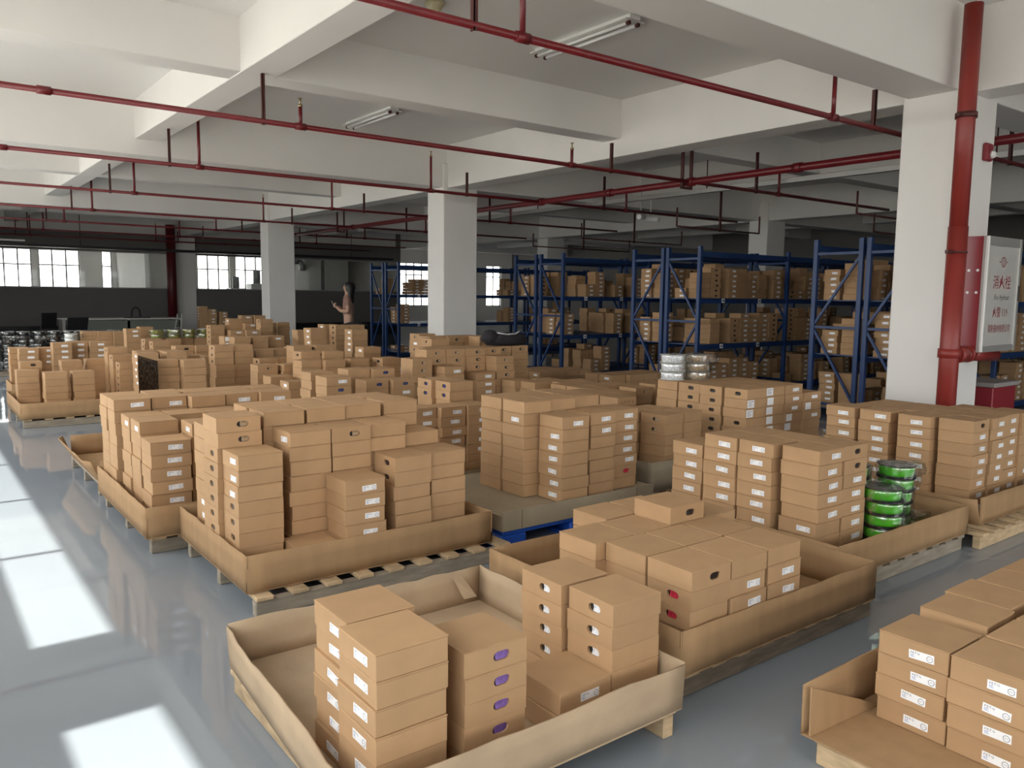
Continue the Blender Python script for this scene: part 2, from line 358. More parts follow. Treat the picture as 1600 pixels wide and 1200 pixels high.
# drop legs beyond the main pipe
for i, (x, y, L) in enumerate(((10.2, 9.0, 2.2), (10.4, 6.0, 2.4), (11.0, 12.2, 3.0), (12.0, 15.0, 3.2), (13.4, 7.4, 2.6))):
    root = empty('loop_pipe', (x, y, 2.55), 'thin dark pipe loop hung below the beams, %s' % ['left of the security cameras', 'above the centre rack', 'behind the security cameras', 'above the left racks', 'above the right rack'][i], 'pipe')
    MB().path([(0, 0, .3), (0, 0, 0), (L, 0, 0), (L, 0, .3)], .014, 8).obj('pipe', HANG, root)
    hanger(root, L / 2, 0, 0, 1.06)
# riser on the near column
root = empty('riser_pipe', (6.38, 2.86, 0), 'thick red vertical riser pipe in front of the near white column', 'pipe')
MB().tube((0, 0, .02), (0, 0, 1.95), .070, seg=20).obj('lower_pipe', REDBR, root)
MB().tube((0, 0, 1.95), (0, 0, 3.55), .064, seg=20).obj('upper_pipe', REDBR, root)
MB().tube((0, 0, 2.74), (0, 0, 2.78), .076, seg=20).box((-.13, -.01, 2.75), (.13, .01, 2.77)).obj('clamp', HANG, root)
MB().tube((0, 0, 1.75), (0, 0, 1.765), .076, seg=20).box((-.16, -.012, 1.745), (-.07, .012, 1.77)).obj('clamp', HANG, root)
MB().tube((0, 0, .96), (0, 0, 1.03), .082, seg=20).tube((.05, -.02, .985), (.16, -.03, .985), .07, .062, seg=16).obj('tee_collar', REDBR, root)
MB().tube((.15, -.03, .985), (.72, -.03, .96), .052, seg=14).tube((.2, -.03, .985), (.26, -.03, .985), .066, seg=14).obj('branch', REDBR, root)
# hydrant cabinet (hangs on the column face)
hx0, hx1, hy0, hy1, hz0, hz1 = 6.62, 7.24, 2.74, 2.975, 1.0, 1.89
root = empty('hydrant_cabinet', (6.93, 2.9, hz0), 'red fire hydrant cabinet with silver lettered door on white column', 'cabinet')
def rel(mb, nm, m, par=None): o = mb.obj(nm, m, par or root, loc=(-6.93, -2.9, -hz0)); return o
rel(MB().box((hx0, hy0 + .02, hz0), (hx1, hy1, hz1), .004), 'case', REDCAB)
for y, z in ((2.80, 1.63), (2.865, 1.63), (2.80, 1.46), (2.865, 1.46)): rel(MB().tube((hx0 - .004, y, z), (hx0 + .002, y, z), .011, seg=10), 'plug', PLASTICW)
fr = MB().box((hx0 - .006, hy0 - .004, hz0), (hx0 + .03, hy0 + .03, hz1)).box((hx1 - .03, hy0 - .004, hz0), (hx1 + .004, hy0 + .03, hz1)).box((hx0, hy0 - .002, hz1 - .07), (hx1, hy0 + .03, hz1)).box((hx0, hy0 - .002, hz0), (hx1, hy0 + .03, hz0 + .05))
rel(fr, 'door_frame', ALU)
rel(MB().box((hx0 - .012, hy0 - .012, hz0 + .002), (hx0 + .012, hy0 + .01, hz1 - .002), .004), 'edge_strip', ALUW)
door = MB().box((hx0 + .03, hy0 + .004, hz0 + .05), (hx1 - .03, hy0 + .02, hz1 - .07))
dm = MB().box((hx0 + .03, hy0 + .004, hz0 + .05), (hx1 - .03, hy0 + .02, hz1 - .07)); door.bm.free()
dy = hy0 + .0025
text_into(dm, '消火栓', .115, (6.925, dy, 1.50), (1, 0, 0), (0, 0, 1), .95, 1, 'CENTER')
text_into(dm, 'Fire Hydrant', .062, (6.93, dy, 1.405), (1, 0, 0), (0, 0, 1), .85, 2, 'CENTER', .3)
text_into(dm, '火警 119', .09, (6.93, dy, 1.275), (1, 0, 0), (0, 0, 1), .8, 1, 'CENTER')
text_into(dm, '消防器材有限公司', .068, (6.93, dy, 1.155), (1, 0, 0), (0, 0, 1), .75, 1, 'CENTER')
def ring(mb, c, r0, r1, ux, uy, mi, seg=24):
    c, ux, uy = Vector(c), Vector(ux), Vector(uy)
    P = lambda r, a: mb.bm.verts.new(c + ux * (r * math.cos(a)) + uy * (r * math.sin(a)))
    for i in range(seg):
        a, b = 2 * math.pi * i / seg, 2 * math.pi * (i + 1) / seg
        f = mb.bm.faces.new((P(r0, a), P(r1, a), P(r1, b), P(r0, b))); f.material_index = mi
ring(dm, (6.93, dy, 1.70), .032, .04, (1, 0, 0), (0, 0, 1), 1)
text_into(dm, 'S', .06, (6.93, dy, 1.678), (1, 0, 0), (0, 0, 1), 1, 1, 'CENTER')
dm.mi = 1
for s in (-1, 1): dm.quad((6.93 + s * .05, dy, 1.697), (6.93 + s * .075, dy, 1.697), (6.93 + s * .075, dy, 1.703), (6.93 + s * .05, dy, 1.703))
do = rel(dm, 'door', [SILVER, mat('red_lettering', (.25, .02, .03), .5), mat('grey_lettering', (.12, .10, .10), .5)])
rel(MB().box((hx1 - .028, hy0 - .012, 1.40), (hx1 - .012, hy0, 1.52), .003), 'handle', BLACK)
for z in (1.66, 1.12): rel(MB().box((hx0 + .012, hy0 - .008, z), (hx0 + .03, hy0 + .006, z + .06), .002), 'hinge', ALU)
root = empty('alarm_sounder', (7.02, 2.94, 2.58), 'small red alarm sounder with white dome on near column', 'alarm')
MB().box((-.06, 0, -.07), (.06, .04, .07), .012).obj('housing', REDCAB, root)
MB().lathe([(.03, 0), (.03, .012), (.022, .03), (.006, .037)], seg=16).obj('dome', PLASTICW, root).matrix_local = Matrix.Translation((.02, 0, -.02)) @ Matrix.Rotation(math.radians(90), 4, 'X')
root = empty('extinguisher_box', (7.62, 3.1, 0), 'red floor box with grey lid behind the boxes by near column', 'box')
MB().box((-.23, -.17, 0), (.23, .17, .66), .008).obj('case', REDCAB, root)
MB().box((-.25, -.19, .66), (.25, .19, .70), .006).obj('lid', mat('grey_lid', (.30, .27, .26), .6), root)
# ceiling devices
def tubelight(x, y0, y1, lab):
    root = empty('tube_light', (x, (y0 + y1) / 2, CEIL), lab, 'lamp', 'unlit twin tube ceiling lights'); L = (y1 - y0) / 2
    MB().box((-.06, -L, -.035), (.06, L, 0), .004).box((-.11, -L, -.05), (-.06, L, -.04)).box((.06, -L, -.05), (.11, L, -.04)).obj('body', PLASTICW, root)
    for s in (-1, 1):
        MB().tube((s * .05, -L + .04, -.065), (s * .05, L - .04, -.065), .014, seg=10).obj('tube', TUBE, root)
        for e in (-L + .01, L - .04): MB().tube((s * .05, e, -.065), (s * .05, e + .03, -.065), .017, seg=10).obj('lamp_holder', HANG, root)
tubelight(4.78, 4.72, 5.92, 'white twin tube ceiling light behind the nearest sprinkler pipe')
tubelight(4.85, 8.75, 9.95, 'white twin tube ceiling light partly hidden by the ceiling beam')
root = empty('heat_detector', (3.40, 5.50, CEIL), 'round cream ceiling detector above the nearest sprinkler pipe', 'detector')
MB().lathe([(.075, 0), (.075, -.02), (.06, -.035), (.05, -.06), (.02, -.07)]).obj('housing', mat('cream_plastic', (.72, .66, .42), .4), root)
root = empty('security_camera', (10.5, 10.1, 2.78), 'pair of white bullet security cameras below the dark ceiling', 'camera')
MB().tube((-.15, -.1, 0), (.12, .05, .03), .045, seg=12).obj('left_body', PLASTICW, root); MB().tube((.22, .05, 0), (.3, -.15, -.03), .045, seg=12).obj('right_body', PLASTICW, root)
for x in (0, .25): MB().tube((x, 0, .03), (x, 0, .84), .012, seg=8).obj('stem', ALUW, root)
root = empty('light_track', (9.7, 8, 2.98), 'long thin pale light track under the ceiling over the racks', 'lamp')
MB().box((-.04, -6, -.03), (.04, 7, .03)).obj('rail', ALU, root)
for y in (-4, 0, 4): MB().tube((0, y, .03), (0, y, .64), .008, seg=6).obj('stem', HANG, root)
root = empty('cable_tray', (0, 24.6, 2.52), 'black cable tray crossing above the glazed partition', 'cable tray')
MB().box((-.9, -.12, 0), (13.5, .12, .07)).obj('tray', BLACK, root)
for x in (1, 4, 9, 12): MB().tube((x, 0, .07), (x, 0, 1.09), .01, seg=6).obj('rod', BLACK, root)
root = empty('strip_light', (1.4, 23.6, 2.62), 'long thin white strip light above the left glazing', 'lamp')
MB().box((-2.2, -.03, -.02), (1.2, .03, .02)).obj('body', PLASTICW, root)
for x in (-1.5, .5): MB().tube((x, 0, .02), (x, 0, 1.0), .006, seg=6).obj('rod', ALUW, root)
MB().tube((6.36, 24.75, .0), (6.36, 24.75, 3.3), .13, seg=18).obj('red_post', mat('dark_red_riser', (.10, .008, .01), .45)); tag(C.objects['red_post'], 'dark red vertical pipe beside the far left column', 'pipe')
root = empty('ventilation_duct', (10.4, 26.6, 2.3), 'shiny silver ventilation duct with elbow behind the glazing', 'duct')
MB().path([(-.5, 0, -.75), (-.05, 0, .1)], .05, 14).obj('slanting_duct', GREYSTEEL, root); MB().path([(.25, 0, .13), (.62, 0, .16), (.70, 0, .08), (.71, 0, -.15)], .10, 14).obj('elbow', GREYSTEEL, root)
MB().tube((.30, 0, -.85), (.30, 0, -.05), .11, .16, seg=16).tube((.30, 0, -.05), (.30, 0, .1), .16, seg=16).obj('hood', GREYSTEEL, root)
for i, (x, z, wd, hh, mm, lb) in enumerate(((8.9, 0, .5, 1.9, ALUW, 'pale machine cabinet left of the duct behind the glazing'), (9.6, 0, .55, 2.1, ALUW, 'tall pale machine with tank under the slanting duct'), (10.15, 0, .4, 1.75, mat('pale_yellow', (.6, .58, .2), .5), 'yellow and white machine behind the glazing'))):
    root = empty('machine', (x, 26.8, 0), lb, 'machine')
    MB().box((-wd / 2, -.25, 0), (wd / 2, .25, hh * .8), .02).obj('body', mm, root); MB().tube((0, 0, hh * .8), (0, 0, hh), wd * .22, seg=14).obj('tank', GREYSTEEL, root)
# ================================================================ boxes: shared meshes
BA, BH = 0.2085, 0.0715
def slot_loop(cx, cz, L, Hh, n=5):
    r = Hh / 2; pts = []
    for s, a0 in ((1, -math.pi / 2), (-1, math.pi / 2)):
        for i in range(n): a = a0 + math.pi * i / (n - 1); pts.append((cx + s * (L / 2 - r) + r * math.cos(a), cz + r * math.sin(a)))
    return pts
HOLE_C = (.018, .036, .056, .027)
def box_body(hole=False):
    h = BA / 2; z1 = BH - .004; m = MB()
    if not hole: m.box((-h, -h, 0), (h, h, z1), .002)
    else:
        bm = m.bm
        V = {k: bm.verts.new(k) for k in [(x, y, z) for x in (-h, h) for y in (-h, h) for z in (0, z1)]}
        F = lambda *k: bm.faces.new([V[q] for q in k])
        F((-h, -h, 0), (-h, h, 0), (h, h, 0), (h, -h, 0)); F((-h, -h, z1), (h, -h, z1), (h, h, z1), (-h, h, z1))
        F((-h, -h, 0), (-h, -h, z1), (-h, h, z1), (-h, h, 0)); F((h, -h, 0), (h, h, 0), (h, h, z1), (h, -h, z1)); F((-h, h, 0), (-h, h, z1), (h, h, z1), (h, h, 0))
        pts = slot_loop(*HOLE_C); sv = [bm.verts.new((x, -h, z)) for x, z in pts]; se = [bm.edges.new((sv[i], sv[(i + 1) % len(sv)])) for i in range(len(sv))]
        oc = [V[(-h, -h, 0)], V[(h, -h, 0)], V[(h, -h, z1)], V[(-h, -h, z1)]]
        oe = [bm.edges.get((oc[i], oc[(i + 1) % 4])) for i in range(4)]
        bmesh.ops.triangle_fill(bm, edges=se + oe, use_beauty=True)
        bk = [bm.verts.new((x, -h + .009, z)) for x, z in pts]
        for i in range(len(sv)): j = (i + 1) % len(sv); bm.faces.new((sv[i], sv[j], bk[j], bk[i]))
    return m.mesh('box_with_slot' if hole else 'box_body', CARD)
ME_BODY, ME_HOLE = box_body(), box_body(True)
ME_LID = MB().box((-.1053, -.1053, 0), (.1053, .1053, .0036), .0012).mesh('lid', CARD)
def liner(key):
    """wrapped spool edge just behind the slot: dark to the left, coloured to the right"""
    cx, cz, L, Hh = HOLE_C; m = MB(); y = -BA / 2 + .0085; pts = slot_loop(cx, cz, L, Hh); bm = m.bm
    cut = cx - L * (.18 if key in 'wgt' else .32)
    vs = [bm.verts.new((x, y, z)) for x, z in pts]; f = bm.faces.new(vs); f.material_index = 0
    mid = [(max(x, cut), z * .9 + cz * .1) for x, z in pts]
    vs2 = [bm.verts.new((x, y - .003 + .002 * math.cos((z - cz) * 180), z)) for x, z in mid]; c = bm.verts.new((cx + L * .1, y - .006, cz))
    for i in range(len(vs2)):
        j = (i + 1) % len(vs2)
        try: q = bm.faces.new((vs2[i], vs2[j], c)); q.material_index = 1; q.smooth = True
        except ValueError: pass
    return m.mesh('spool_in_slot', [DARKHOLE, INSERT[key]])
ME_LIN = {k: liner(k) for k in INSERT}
def label_mesh(wd, hh, square=False):
    m = MB(); y = -BA / 2; m.box((-wd / 2, y - .0006, -hh / 2), (wd / 2, y + .0002, hh / 2)); yy = y - .0009
    if not square:
        text_into(m, 'PETG', .0095, (-wd * .44, yy, hh * .10), (1, 0, 0), (0, 0, 1), 1.25, 1)
        m.mi = 2
        for k, (ln, zz) in enumerate(((.16, -.02), (.13, -.14), (.18, -.26))): m.quad((-wd * .44, yy, hh * zz - .0006), (-wd * (.44 - ln), yy, hh * zz - .0006), (-wd * (.44 - ln), yy, hh * zz + .0006), (-wd * .44, yy, hh * zz + .0006))
        ring(m, (wd * .33, yy, -.001), .0078, .0092, (1, 0, 0), (0, 0, 1), 1, 20); text_into(m, 'PETG', .0042, (wd * .33, yy, -.0025), (1, 0, 0), (0, 0, 1), 1, 1, 'CENTER')
    else:
        m.mi = 1
        for k in range(5): m.quad((-wd * .38, yy, hh * (.3 - k * .15)), (wd * (.3 - .12 * (k % 3)), yy, hh * (.3 - k * .15)), (wd * (.3 - .12 * (k % 3)), yy, hh * (.3 - k * .15) + .0022), (-wd * .38, yy, hh * (.3 - k * .15) + .0022))
        for i in range(3):
            for k in range(3):
                if (i + k) % 2 == 0: m.quad((wd * .26 + i * .003, yy, hh * .2 + k * .003), (wd * .26 + i * .003 + .003, yy, hh * .2 + k * .003), (wd * .26 + i * .003 + .003, yy, hh * .2 + k * .003 + .003), (wd * .26 + i * .003, yy, hh * .2 + k * .003 + .003))
    return m.mesh('label', [WHITE_LAB, INK, BLUEINK])
ME_LAB, ME_STICK = label_mesh(.074, .026), label_mesh(.072, .056, True)
def text_print():
    m = MB(); y = -BA / 2 - .0004            # five worn letters, too faint to read
    def bar(x0, x1, z0, z1): m.quad((x0, y, z0), (x1, y, z0), (x1, y, z1), (x0, y, z1))
    for k in range(5):
        x = -.062 + k * .030
        bar(x, x + .004, .024, .046)
        if k != 2: bar(x + .004, x + .014, .042 if k % 2 else .024, .046 if k % 2 else .028)
        if k in (1, 3): bar(x + .004, x + .011, .034, .037)
        if k == 2: bar(x + .012, x + .016, .024, .046); bar(x + .004, x + .012, .033, .036)
    return m.mesh('printed_letters', BROWNINK)
ME_TXT = text_print()
BOX = []      # every box: dict
def add_box_rec(pal, x, y, z, rz, feat, color, ordn, stack, lab, sc=(1, 1)):
    BOX.append(dict(pal=pal, x=x, y=y, z=z, rz=rz, feat=feat, color=color, ordn=ordn, stack=stack, lab=lab, sc=sc))
STACKS = {
'P1': [(0.870,1.676,6,'llllll'), (0.896,1.892,6,'llllll'), (1.133,1.682,5,'HHHHH'), (1.673,1.916,5,'hhhhh'), (1.688,1.687,5,'hhh'), (1.472,1.683,2,'L')],
'P2': [(1.164,3.543,8,'lllhhh'), (1.140,3.760,10,'HHhhhhhh'), (1.162,3.995,9,'.....lll'), (1.428,3.602,9,'l'), (1.644,3.606,9,'H'), (1.860,3.630,9,'.'), (2.076,3.656,8,'.'), (1.384,3.818,10,'.'), (1.612,3.824,10,'.'), (1.830,3.846,10,'.'), (2.073,3.872,10,'.'), (1.884,3.414,7,'hh'), (2.110,3.440,7,'.'), (1.603,3.380,6,'LLLLL'), (1.380,3.386,2,'.'), (1.378,4.034,10,'.'), (1.600,4.040,10,'.'), (1.828,4.062,10,'.'), (2.046,4.088,10,'.')],
'P3': [(1.015,4.492,7,'LLLLL'), (1.026,4.771,8,'l'), (1.020,4.987,8,'l'), (1.244,4.547,8,'l'), (0.996,5.259,9,'L'), (1.211,5.272,9,'L'), (1.427,5.189,9,'.'), (1.643,5.209,9,'L'), (1.859,5.174,9,'L'), (1.242,4.970,8,'.'), (1.460,4.757,8,'.'), (1.460,4.973,8,'.'), (1.680,4.946,8,'l'), (1.900,4.958,8,'l'), (0.995,5.476,9,'.'), (1.240,5.489,9,'.'), (1.460,5.440,9,'.'), (1.680,5.440,9,'.'), (1.900,5.440,9,'.')],
'P22': [(1.157,6.294,6,'h'), (1.170,6.078,6,'hh')],
'P4': [(2.121,1.748,5,'Hhh'), (2.337,1.749,5,'.LL'), (2.568,1.754,5,'.LL'), (2.501,2.186,6,'H'), (2.120,1.964,5,'.'), (2.069,2.180,5,'.'), (2.340,1.965,5,'.'), (2.560,1.970,5,'.'), (2.284,2.181,5,'.'), (2.716,2.186,5,'.'), (2.340,2.402,5,'.'), (2.560,2.402,5,'.')],
'P5': [(2.995,3.451,7,'Lllllll'), (3.248,3.487,7,'LL'), (3.464,3.511,7,'LLLLLH'), (2.891,3.680,8,'.l'), (2.887,3.900,8,'.'), (3.107,3.703,8,'.'), (3.103,3.920,8,'.'), (3.323,3.727,8,'.'), (3.330,3.943,8,'.')],
'P6': [(3.471,2.114,8,'LLLLLl'), (3.438,2.354,8,'llllllll'), (3.431,2.570,8,'llllllll'), (3.428,2.791,7,'lllllll'), (3.689,2.115,8,'HHLLLLLL'), (3.658,2.331,8,'.'), (3.654,2.547,8,'.')],
'P7': [(5.131,2.121,8,'HLLLLLLL'), (5.086,2.356,8,'llllllll'), (5.094,2.626,8,'llllllll'), (5.090,2.867,8,'llllllll'), (5.365,2.115,8,'LLLLLLLL'), (5.581,2.125,8,'LLLLLLLL'), (5.797,2.110,8,'LLLLLLLL'), (5.302,2.337,8,'.'), (5.518,2.341,8,'.'), (5.734,2.341,8,'.'), (5.315,2.562,8,'.'), (5.531,2.557,8,'.'), (5.310,2.780,8,'.'), (5.526,2.780,8,'.')],
'P8': [(2.361,0.999,4,'llll'), (2.350,0.780,4,'llll'), (2.652,1.015,4,'.'), (2.868,1.035,4,'.'), (3.084,1.020,4,'.'), (3.300,1.020,4,'.'), (2.580,0.780,4,'.'), (2.800,0.780,4,'.'), (3.020,0.780,4,'.'), (3.240,0.780,4,'.'), (3.516,1.000,5,'h')],
'P9': [(4.082,3.665,7,'hh'), (4.298,3.680,7,'.'), (4.000,3.882,7,'.'), (4.220,3.900,7,'.')],
'P10': [(4.823,3.528,9,'hSShSSSSS'), (5.069,3.541,9,'SSSSSSSSS'), (5.315,3.549,9,'LLLSSSSSS'), (5.561,3.543,8,'LSL'), (4.814,3.750,9,'hhhhhhhhh'), (4.814,3.960,9,'hhhhhhhhh'), (4.817,4.180,9,'.'), (5.060,3.750,9,'.'), (5.306,3.755,9,'.'), (5.060,3.961,9,'.'), (5.306,3.961,9,'.'), (5.063,4.180,9,'.')],
'P11': [(4.480,4.500,7,'T'), (5.089,4.893,7,'H'), (5.471,5.012,7,'TT'), (4.613,5.721,7,'.'), (4.553,5.936,7,'.'), (4.700,4.720,7,'.'), (4.480,4.720,7,'.'), (4.480,4.940,7,'.'), (4.700,4.940,7,'.'), (4.700,5.160,7,'.'), (4.920,5.160,7,'.'), (4.920,5.380,7,'.'), (4.700,5.380,7,'.'), (5.140,5.200,7,'.'), (4.830,5.600,7,'.'), (5.050,5.600,7,'.'), (4.830,5.820,7,'.'), (5.700,4.750,7,'TTTTT')],
'P18': [(3.645,6.270,10,'HHH'), (3.912,6.149,9,'L'), (4.260,6.129,8,'LLLLL'), (4.508,6.171,10,'HHHH'), (3.861,6.380,11,'HH'), (4.076,6.377,11,'HH'), (4.292,6.346,11,'HHH'), (4.508,6.387,11,'H'), (4.603,7.178,12,'H'), (4.819,7.186,12,'.'), (4.870,6.970,12,'.'), (4.575,7.718,12,'hlh'), (4.000,6.600,11,'.'), (4.220,6.600,11,'.'), (4.440,6.603,11,'.'), (4.724,6.500,11,'HHH'), (4.940,6.500,11,'H'), (5.050,6.750,11,'HH'), (4.200,6.850,12,'hl'), (4.387,7.200,12,'.')],
'P16': [(2.798,4.833,7,'LLL'), (3.014,4.781,7,'LLLL'), (3.230,4.760,7,'LLLLL'), (3.256,5.042,9,'hh'), (3.227,5.259,9,'hh')],
'P15': [(2.622,5.834,9,'LH'), (2.672,6.253,9,'.'), (3.259,6.279,9,'HH'), (3.072,6.038,8,'H'), (3.295,5.992,8,'HL'), (3.043,6.327,9,'.')],
'P14': [(2.746,6.917,7,'lll'), (2.818,7.900,8,'H'), (3.066,7.843,8,'H'), (2.772,7.426,7,'.')],
'P12': [(0.968,10.103,6,'.'), (1.178,9.650,6,'.'), (1.442,9.658,6,'.'), (1.914,9.734,7,'hhhhh'), (1.027,10.319,7,'H'), (1.427,10.296,7,'.'), (1.696,10.382,7,'.'), (1.892,9.950,8,'h'), (1.881,10.166,9,'h')],
'P12b': [(1.142,11.528,8,'LL'), (1.358,11.643,8,'LLL'), (1.488,11.364,9,'LLL'), (1.704,11.560,9,'LLL'), (1.920,11.471,9,'LLL'), (1.064,11.744,8,'l')],
'P13': [(1.913,8.109,9,'llll'), (2.130,7.975,9,'.'), (2.714,8.928,10,'hhh'), (2.930,8.946,10,'.'), (2.030,9.429,9,'.'), (2.274,9.381,9,'.'), (2.274,9.163,9,'.'), (1.977,9.132,9,'lllll')],
'P20': [(4.076,9.526,12,'llll'), (4.745,10.620,12,'l'), (4.790,10.331,12,'hhhh'), (5.008,10.304,12,'hhhh'), (4.390,9.006,12,'llll')],
'P21': [(3.676,8.441,10,'h'), (3.413,8.432,10,'.'), (3.363,7.524,10,'h'), (3.147,7.599,10,'h'), (3.992,7.913,10,'l'), (3.887,7.295,9,'h'), (3.061,7.382,9,'.'), (3.277,7.307,9,'.'), (3.579,7.383,9,'.')],
'P17': [(6.223,7.618,5,'l'), (6.440,7.620,5,'.'), (6.660,7.620,5,'.'), (6.880,7.620,5,'.'), (5.553,7.223,5,'h'), (6.220,7.840,5,'.'), (6.440,7.840,5,'.'), (6.660,7.840,5,'.'), (6.880,7.840,5,'.'), (6.440,8.060,5,'.'), (6.660,8.060,5,'.')],
'P18b': [(6.213,6.345,6,'l'), (6.430,6.280,6,'.'), (6.650,6.280,6,'.'), (6.210,6.570,6,'.'), (6.430,6.500,6,'.'), (6.650,6.500,6,'.'), (6.870,6.300,6,'.'), (6.870,6.520,6,'.')],
'P23': [(2.600,11.127,9,'hhSS'), (2.644,11.766,9,'hh'), (2.610,10.092,9,'H'), (2.826,10.009,9,'.'), (3.042,9.886,9,'l')],
'P24': [(3.764,12.547,11,'hhhhhhh'), (3.981,12.630,11,'.'), (4.019,12.414,10,'L'), (4.235,12.326,10,'L'), (5.128,15.187,12,'L'), (5.365,15.132,12,'.'), (4.328,13.420,12,'l'), (4.544,13.278,11,'L'), (4.692,12.966,12,'h'), (4.831,13.182,11,'h'), (5.141,13.387,11,'.')],
'P25': [(3.435,10.458,10,'.'), (3.696,10.517,10,'.'), (3.938,10.586,10,'L'), (3.368,10.674,10,'SS'), (3.204,9.031,9,'.'), (3.421,9.056,9,'.'), (3.714,9.275,9,'.'), (3.103,8.645,8,'h'), (3.320,8.667,8,'.'), (2.557,9.491,8,'.'), (2.712,9.275,8,'l'), (4.335,10.563,11,'.')],
'P26': [(6.000,20.900,13,'lllll'), (6.220,20.900,12,'LL.LLL'), (6.500,20.900,11,'LL.LLLLL')],
'P27': [(2.298,14.349,9,'.'), (2.514,14.269,9,'.'), (2.730,14.188,9,'.'), (2.754,13.413,10,'LL'), (3.087,14.051,10,'h')],
'P28': [(3.043,13.148,8,'.'), (3.259,13.081,8,'.'), (3.475,13.193,8,'.'), (3.691,13.125,8,'.')],
}

PAL = {   # phrase used in the labels, z of the tray floor, slot colour, rotation
 'P1': ('nearest pallet', .1, 'w', 0), 'P2': ('second aisle pallet', .1, 'k', 0), 'P3': ('third aisle pallet', .1, 'k', 0), 'P22': ('open-flap tray by the aisle', .1, 'k', 0),
 'P4': ('front centre pallet', .1, 'r', 0), 'P5': ('blue plastic pallet', .202, 'r', 0), 'P6': ('green-spool pallet', .1, 'k', 0), 'P7': ('pallet before the red cabinet', .1, 'k', 0),
 'P8': ('right corner pallet', .1, 'p', 0), 'P9': ('stack behind the blue pallet', .1, 't', .13), 'P10': ('pallet under the white spools', .1, 'k', 0.03), 'P11': ('printed-box pallet', .1, 't', 0),
 'P18': ('tall stepped pallet', .1, 't', 0), 'P16': ('centre pallet with label columns', .1, 'b', 0), 'P15': ('blue-slot pallet', .1, 'b', 0), 'P14': ('small pallet left of the blue slots', .1, 't', 0),
 'P12': ('far left aisle pallet', .1, 'k', 0), 'P12b': ('pallet behind the far left one', .1, 'k', 0), 'P13': ('dark-wrapped pallet', .1, 'k', 0), 'P20': ('tall pallet before the person', .1, 'k', 0),
 'P21': ('low pallet before the tall stacks', .1, 'k', 0), 'P17': ('low pallet before the racks', .1, 'k', 0), 'P18b': ('low pallet left of the white spools', .1, 'k', 0), 'P23': ('pallet beside the wrapped stack', .1, 'k', 0),
 'P24': ('pallet before the third column', .1, 'k', 0), 'P25': ('long pallet before the third column', .1, 'k', 0), 'P27': ('row of plain boxes at far left', .1, 'k', 0), 'P28': ('boxes under the olive spools', .1, 'k', 0), 'P26': ('tower by the red post', .1, 'k', 0)}
CELLS = set()
for pk, lst in STACKS.items():
    ph, z0, colr, rot = PAL[pk]
    mx, my = min(s[0] for s in lst), min(s[1] for s in lst)
    sc = (1.14, .95) if pk == 'P10' else (1, 1)
    for si, (x, y, n, feats) in enumerate(lst):
        c, r = round((x - mx) / .225), round((y - my) / .225)
        while (pk, r, c) in CELLS: c += 1
        CELLS.add((pk, r, c))
        for k in range(n):                              # k counted from the top
            f = feats[k] if k < len(feats) else (feats[-1] if len(feats) == n else '.')
            cl = colr
            if pk == 'P1' and x < 1.3: cl = 'p'
            if pk == 'P4' and f == 'H': cl = 'k'
            if pk == 'P2' and f == 'H': cl = 'g'
            j = .0055 if k else .002
            add_box_rec(pk, x + .105 + random.uniform(-j, j), y + .105 + random.uniform(-j, j), z0 + (n - 1 - k) * BH, rot + random.gauss(0, .012), f, cl, k, (pk, r, c), ph, sc)
# ---------------------------------------------------------------- racking and what stands on it
RXL, LEV = 8.8, (0.09, .74, 1.385, 2.03)
RACKS = []
def rack(y0, y1, nb, lab, flip, bay=2.05):
    """one row of pallet racking along X from x = 8.8"""
    root = empty('pallet_rack', (RXL, y0, 0), lab, 'rack', 'blue steel racks')
    D = y1 - y0; Hh = 2.10
    for k in range(nb + 1):
        x = k * bay
        for y in (.0, D - .055): MB().box((x, y, 0), (x + .055, y + .055, Hh), .004).box((x - .02, y - .02, 0), (x + .075, y + .075, .008)).obj('upright', RACK, root)
        if k in (0, 1):
            for z in (.14, 1.06, 1.93): MB().box((x + .012, .05, z - .015), (x + .042, D - .05, z + .015)).obj('cross_brace', RACK, root)
            a, b = (.05, D - .05) if flip else (D - .05, .05)
            MB().beam((x + .027, a, 1.88), (x + .027, b, 1.10), .028, .028).obj('diagonal_brace', RACK, root)
            MB().beam((x + .027, b, 1.02), (x + .027, a, .20), .028, .028).obj('diagonal_brace', RACK, root)
        if k == nb: break
        for li, z in enumerate(LEV):
            for y in (.008, D - .048): MB().box((x + .055, y, z - .07), (x + bay, y + .04, z)).obj('beam', RACK, root)
            if li < 3: MB().box((x + .06, .05, z - .012), (x + bay - .005, D - .05, z - .001)).obj('shelf_panel', SHELF, root)
            if k == 0 and li in (1, 2):
                for u in (.5, 1.35):
                    m = MB().box((x + u, .004, z - .062), (x + u + .065, .008, z - .002)); m.mi = 1; m.box((x + u + .012, .002, z - .045), (x + u + .05, .004, z - .02)); m.obj('shelf_tag', [WHITE_LAB, INK], root)
    RACKS.append((y0, y1, nb, bay, lab))
    return root
rack(4.97, 5.60, 3, 'blue rack beside the near column, far half of the pair', True)
rack(4.30, 4.93, 3, 'blue rack half hidden by the near column', True)
rack(7.32, 7.95, 3, 'blue rack with the fullest shelves, facing the camera', False)
rack(7.99, 8.62, 3, 'blue rack back to back behind the fullest shelves', True)
rack(10.20, 10.83, 2, 'blue rack left of the fullest shelves, facing the camera', False)
rack(10.91, 11.54, 2, 'blue rack third pair from the right, far half', False)
rack(15.75, 16.38, 3, 'blue rack behind the middle column, facing the camera', True)
rack(16.46, 17.09, 3, 'blue rack at far left beside the person', False)
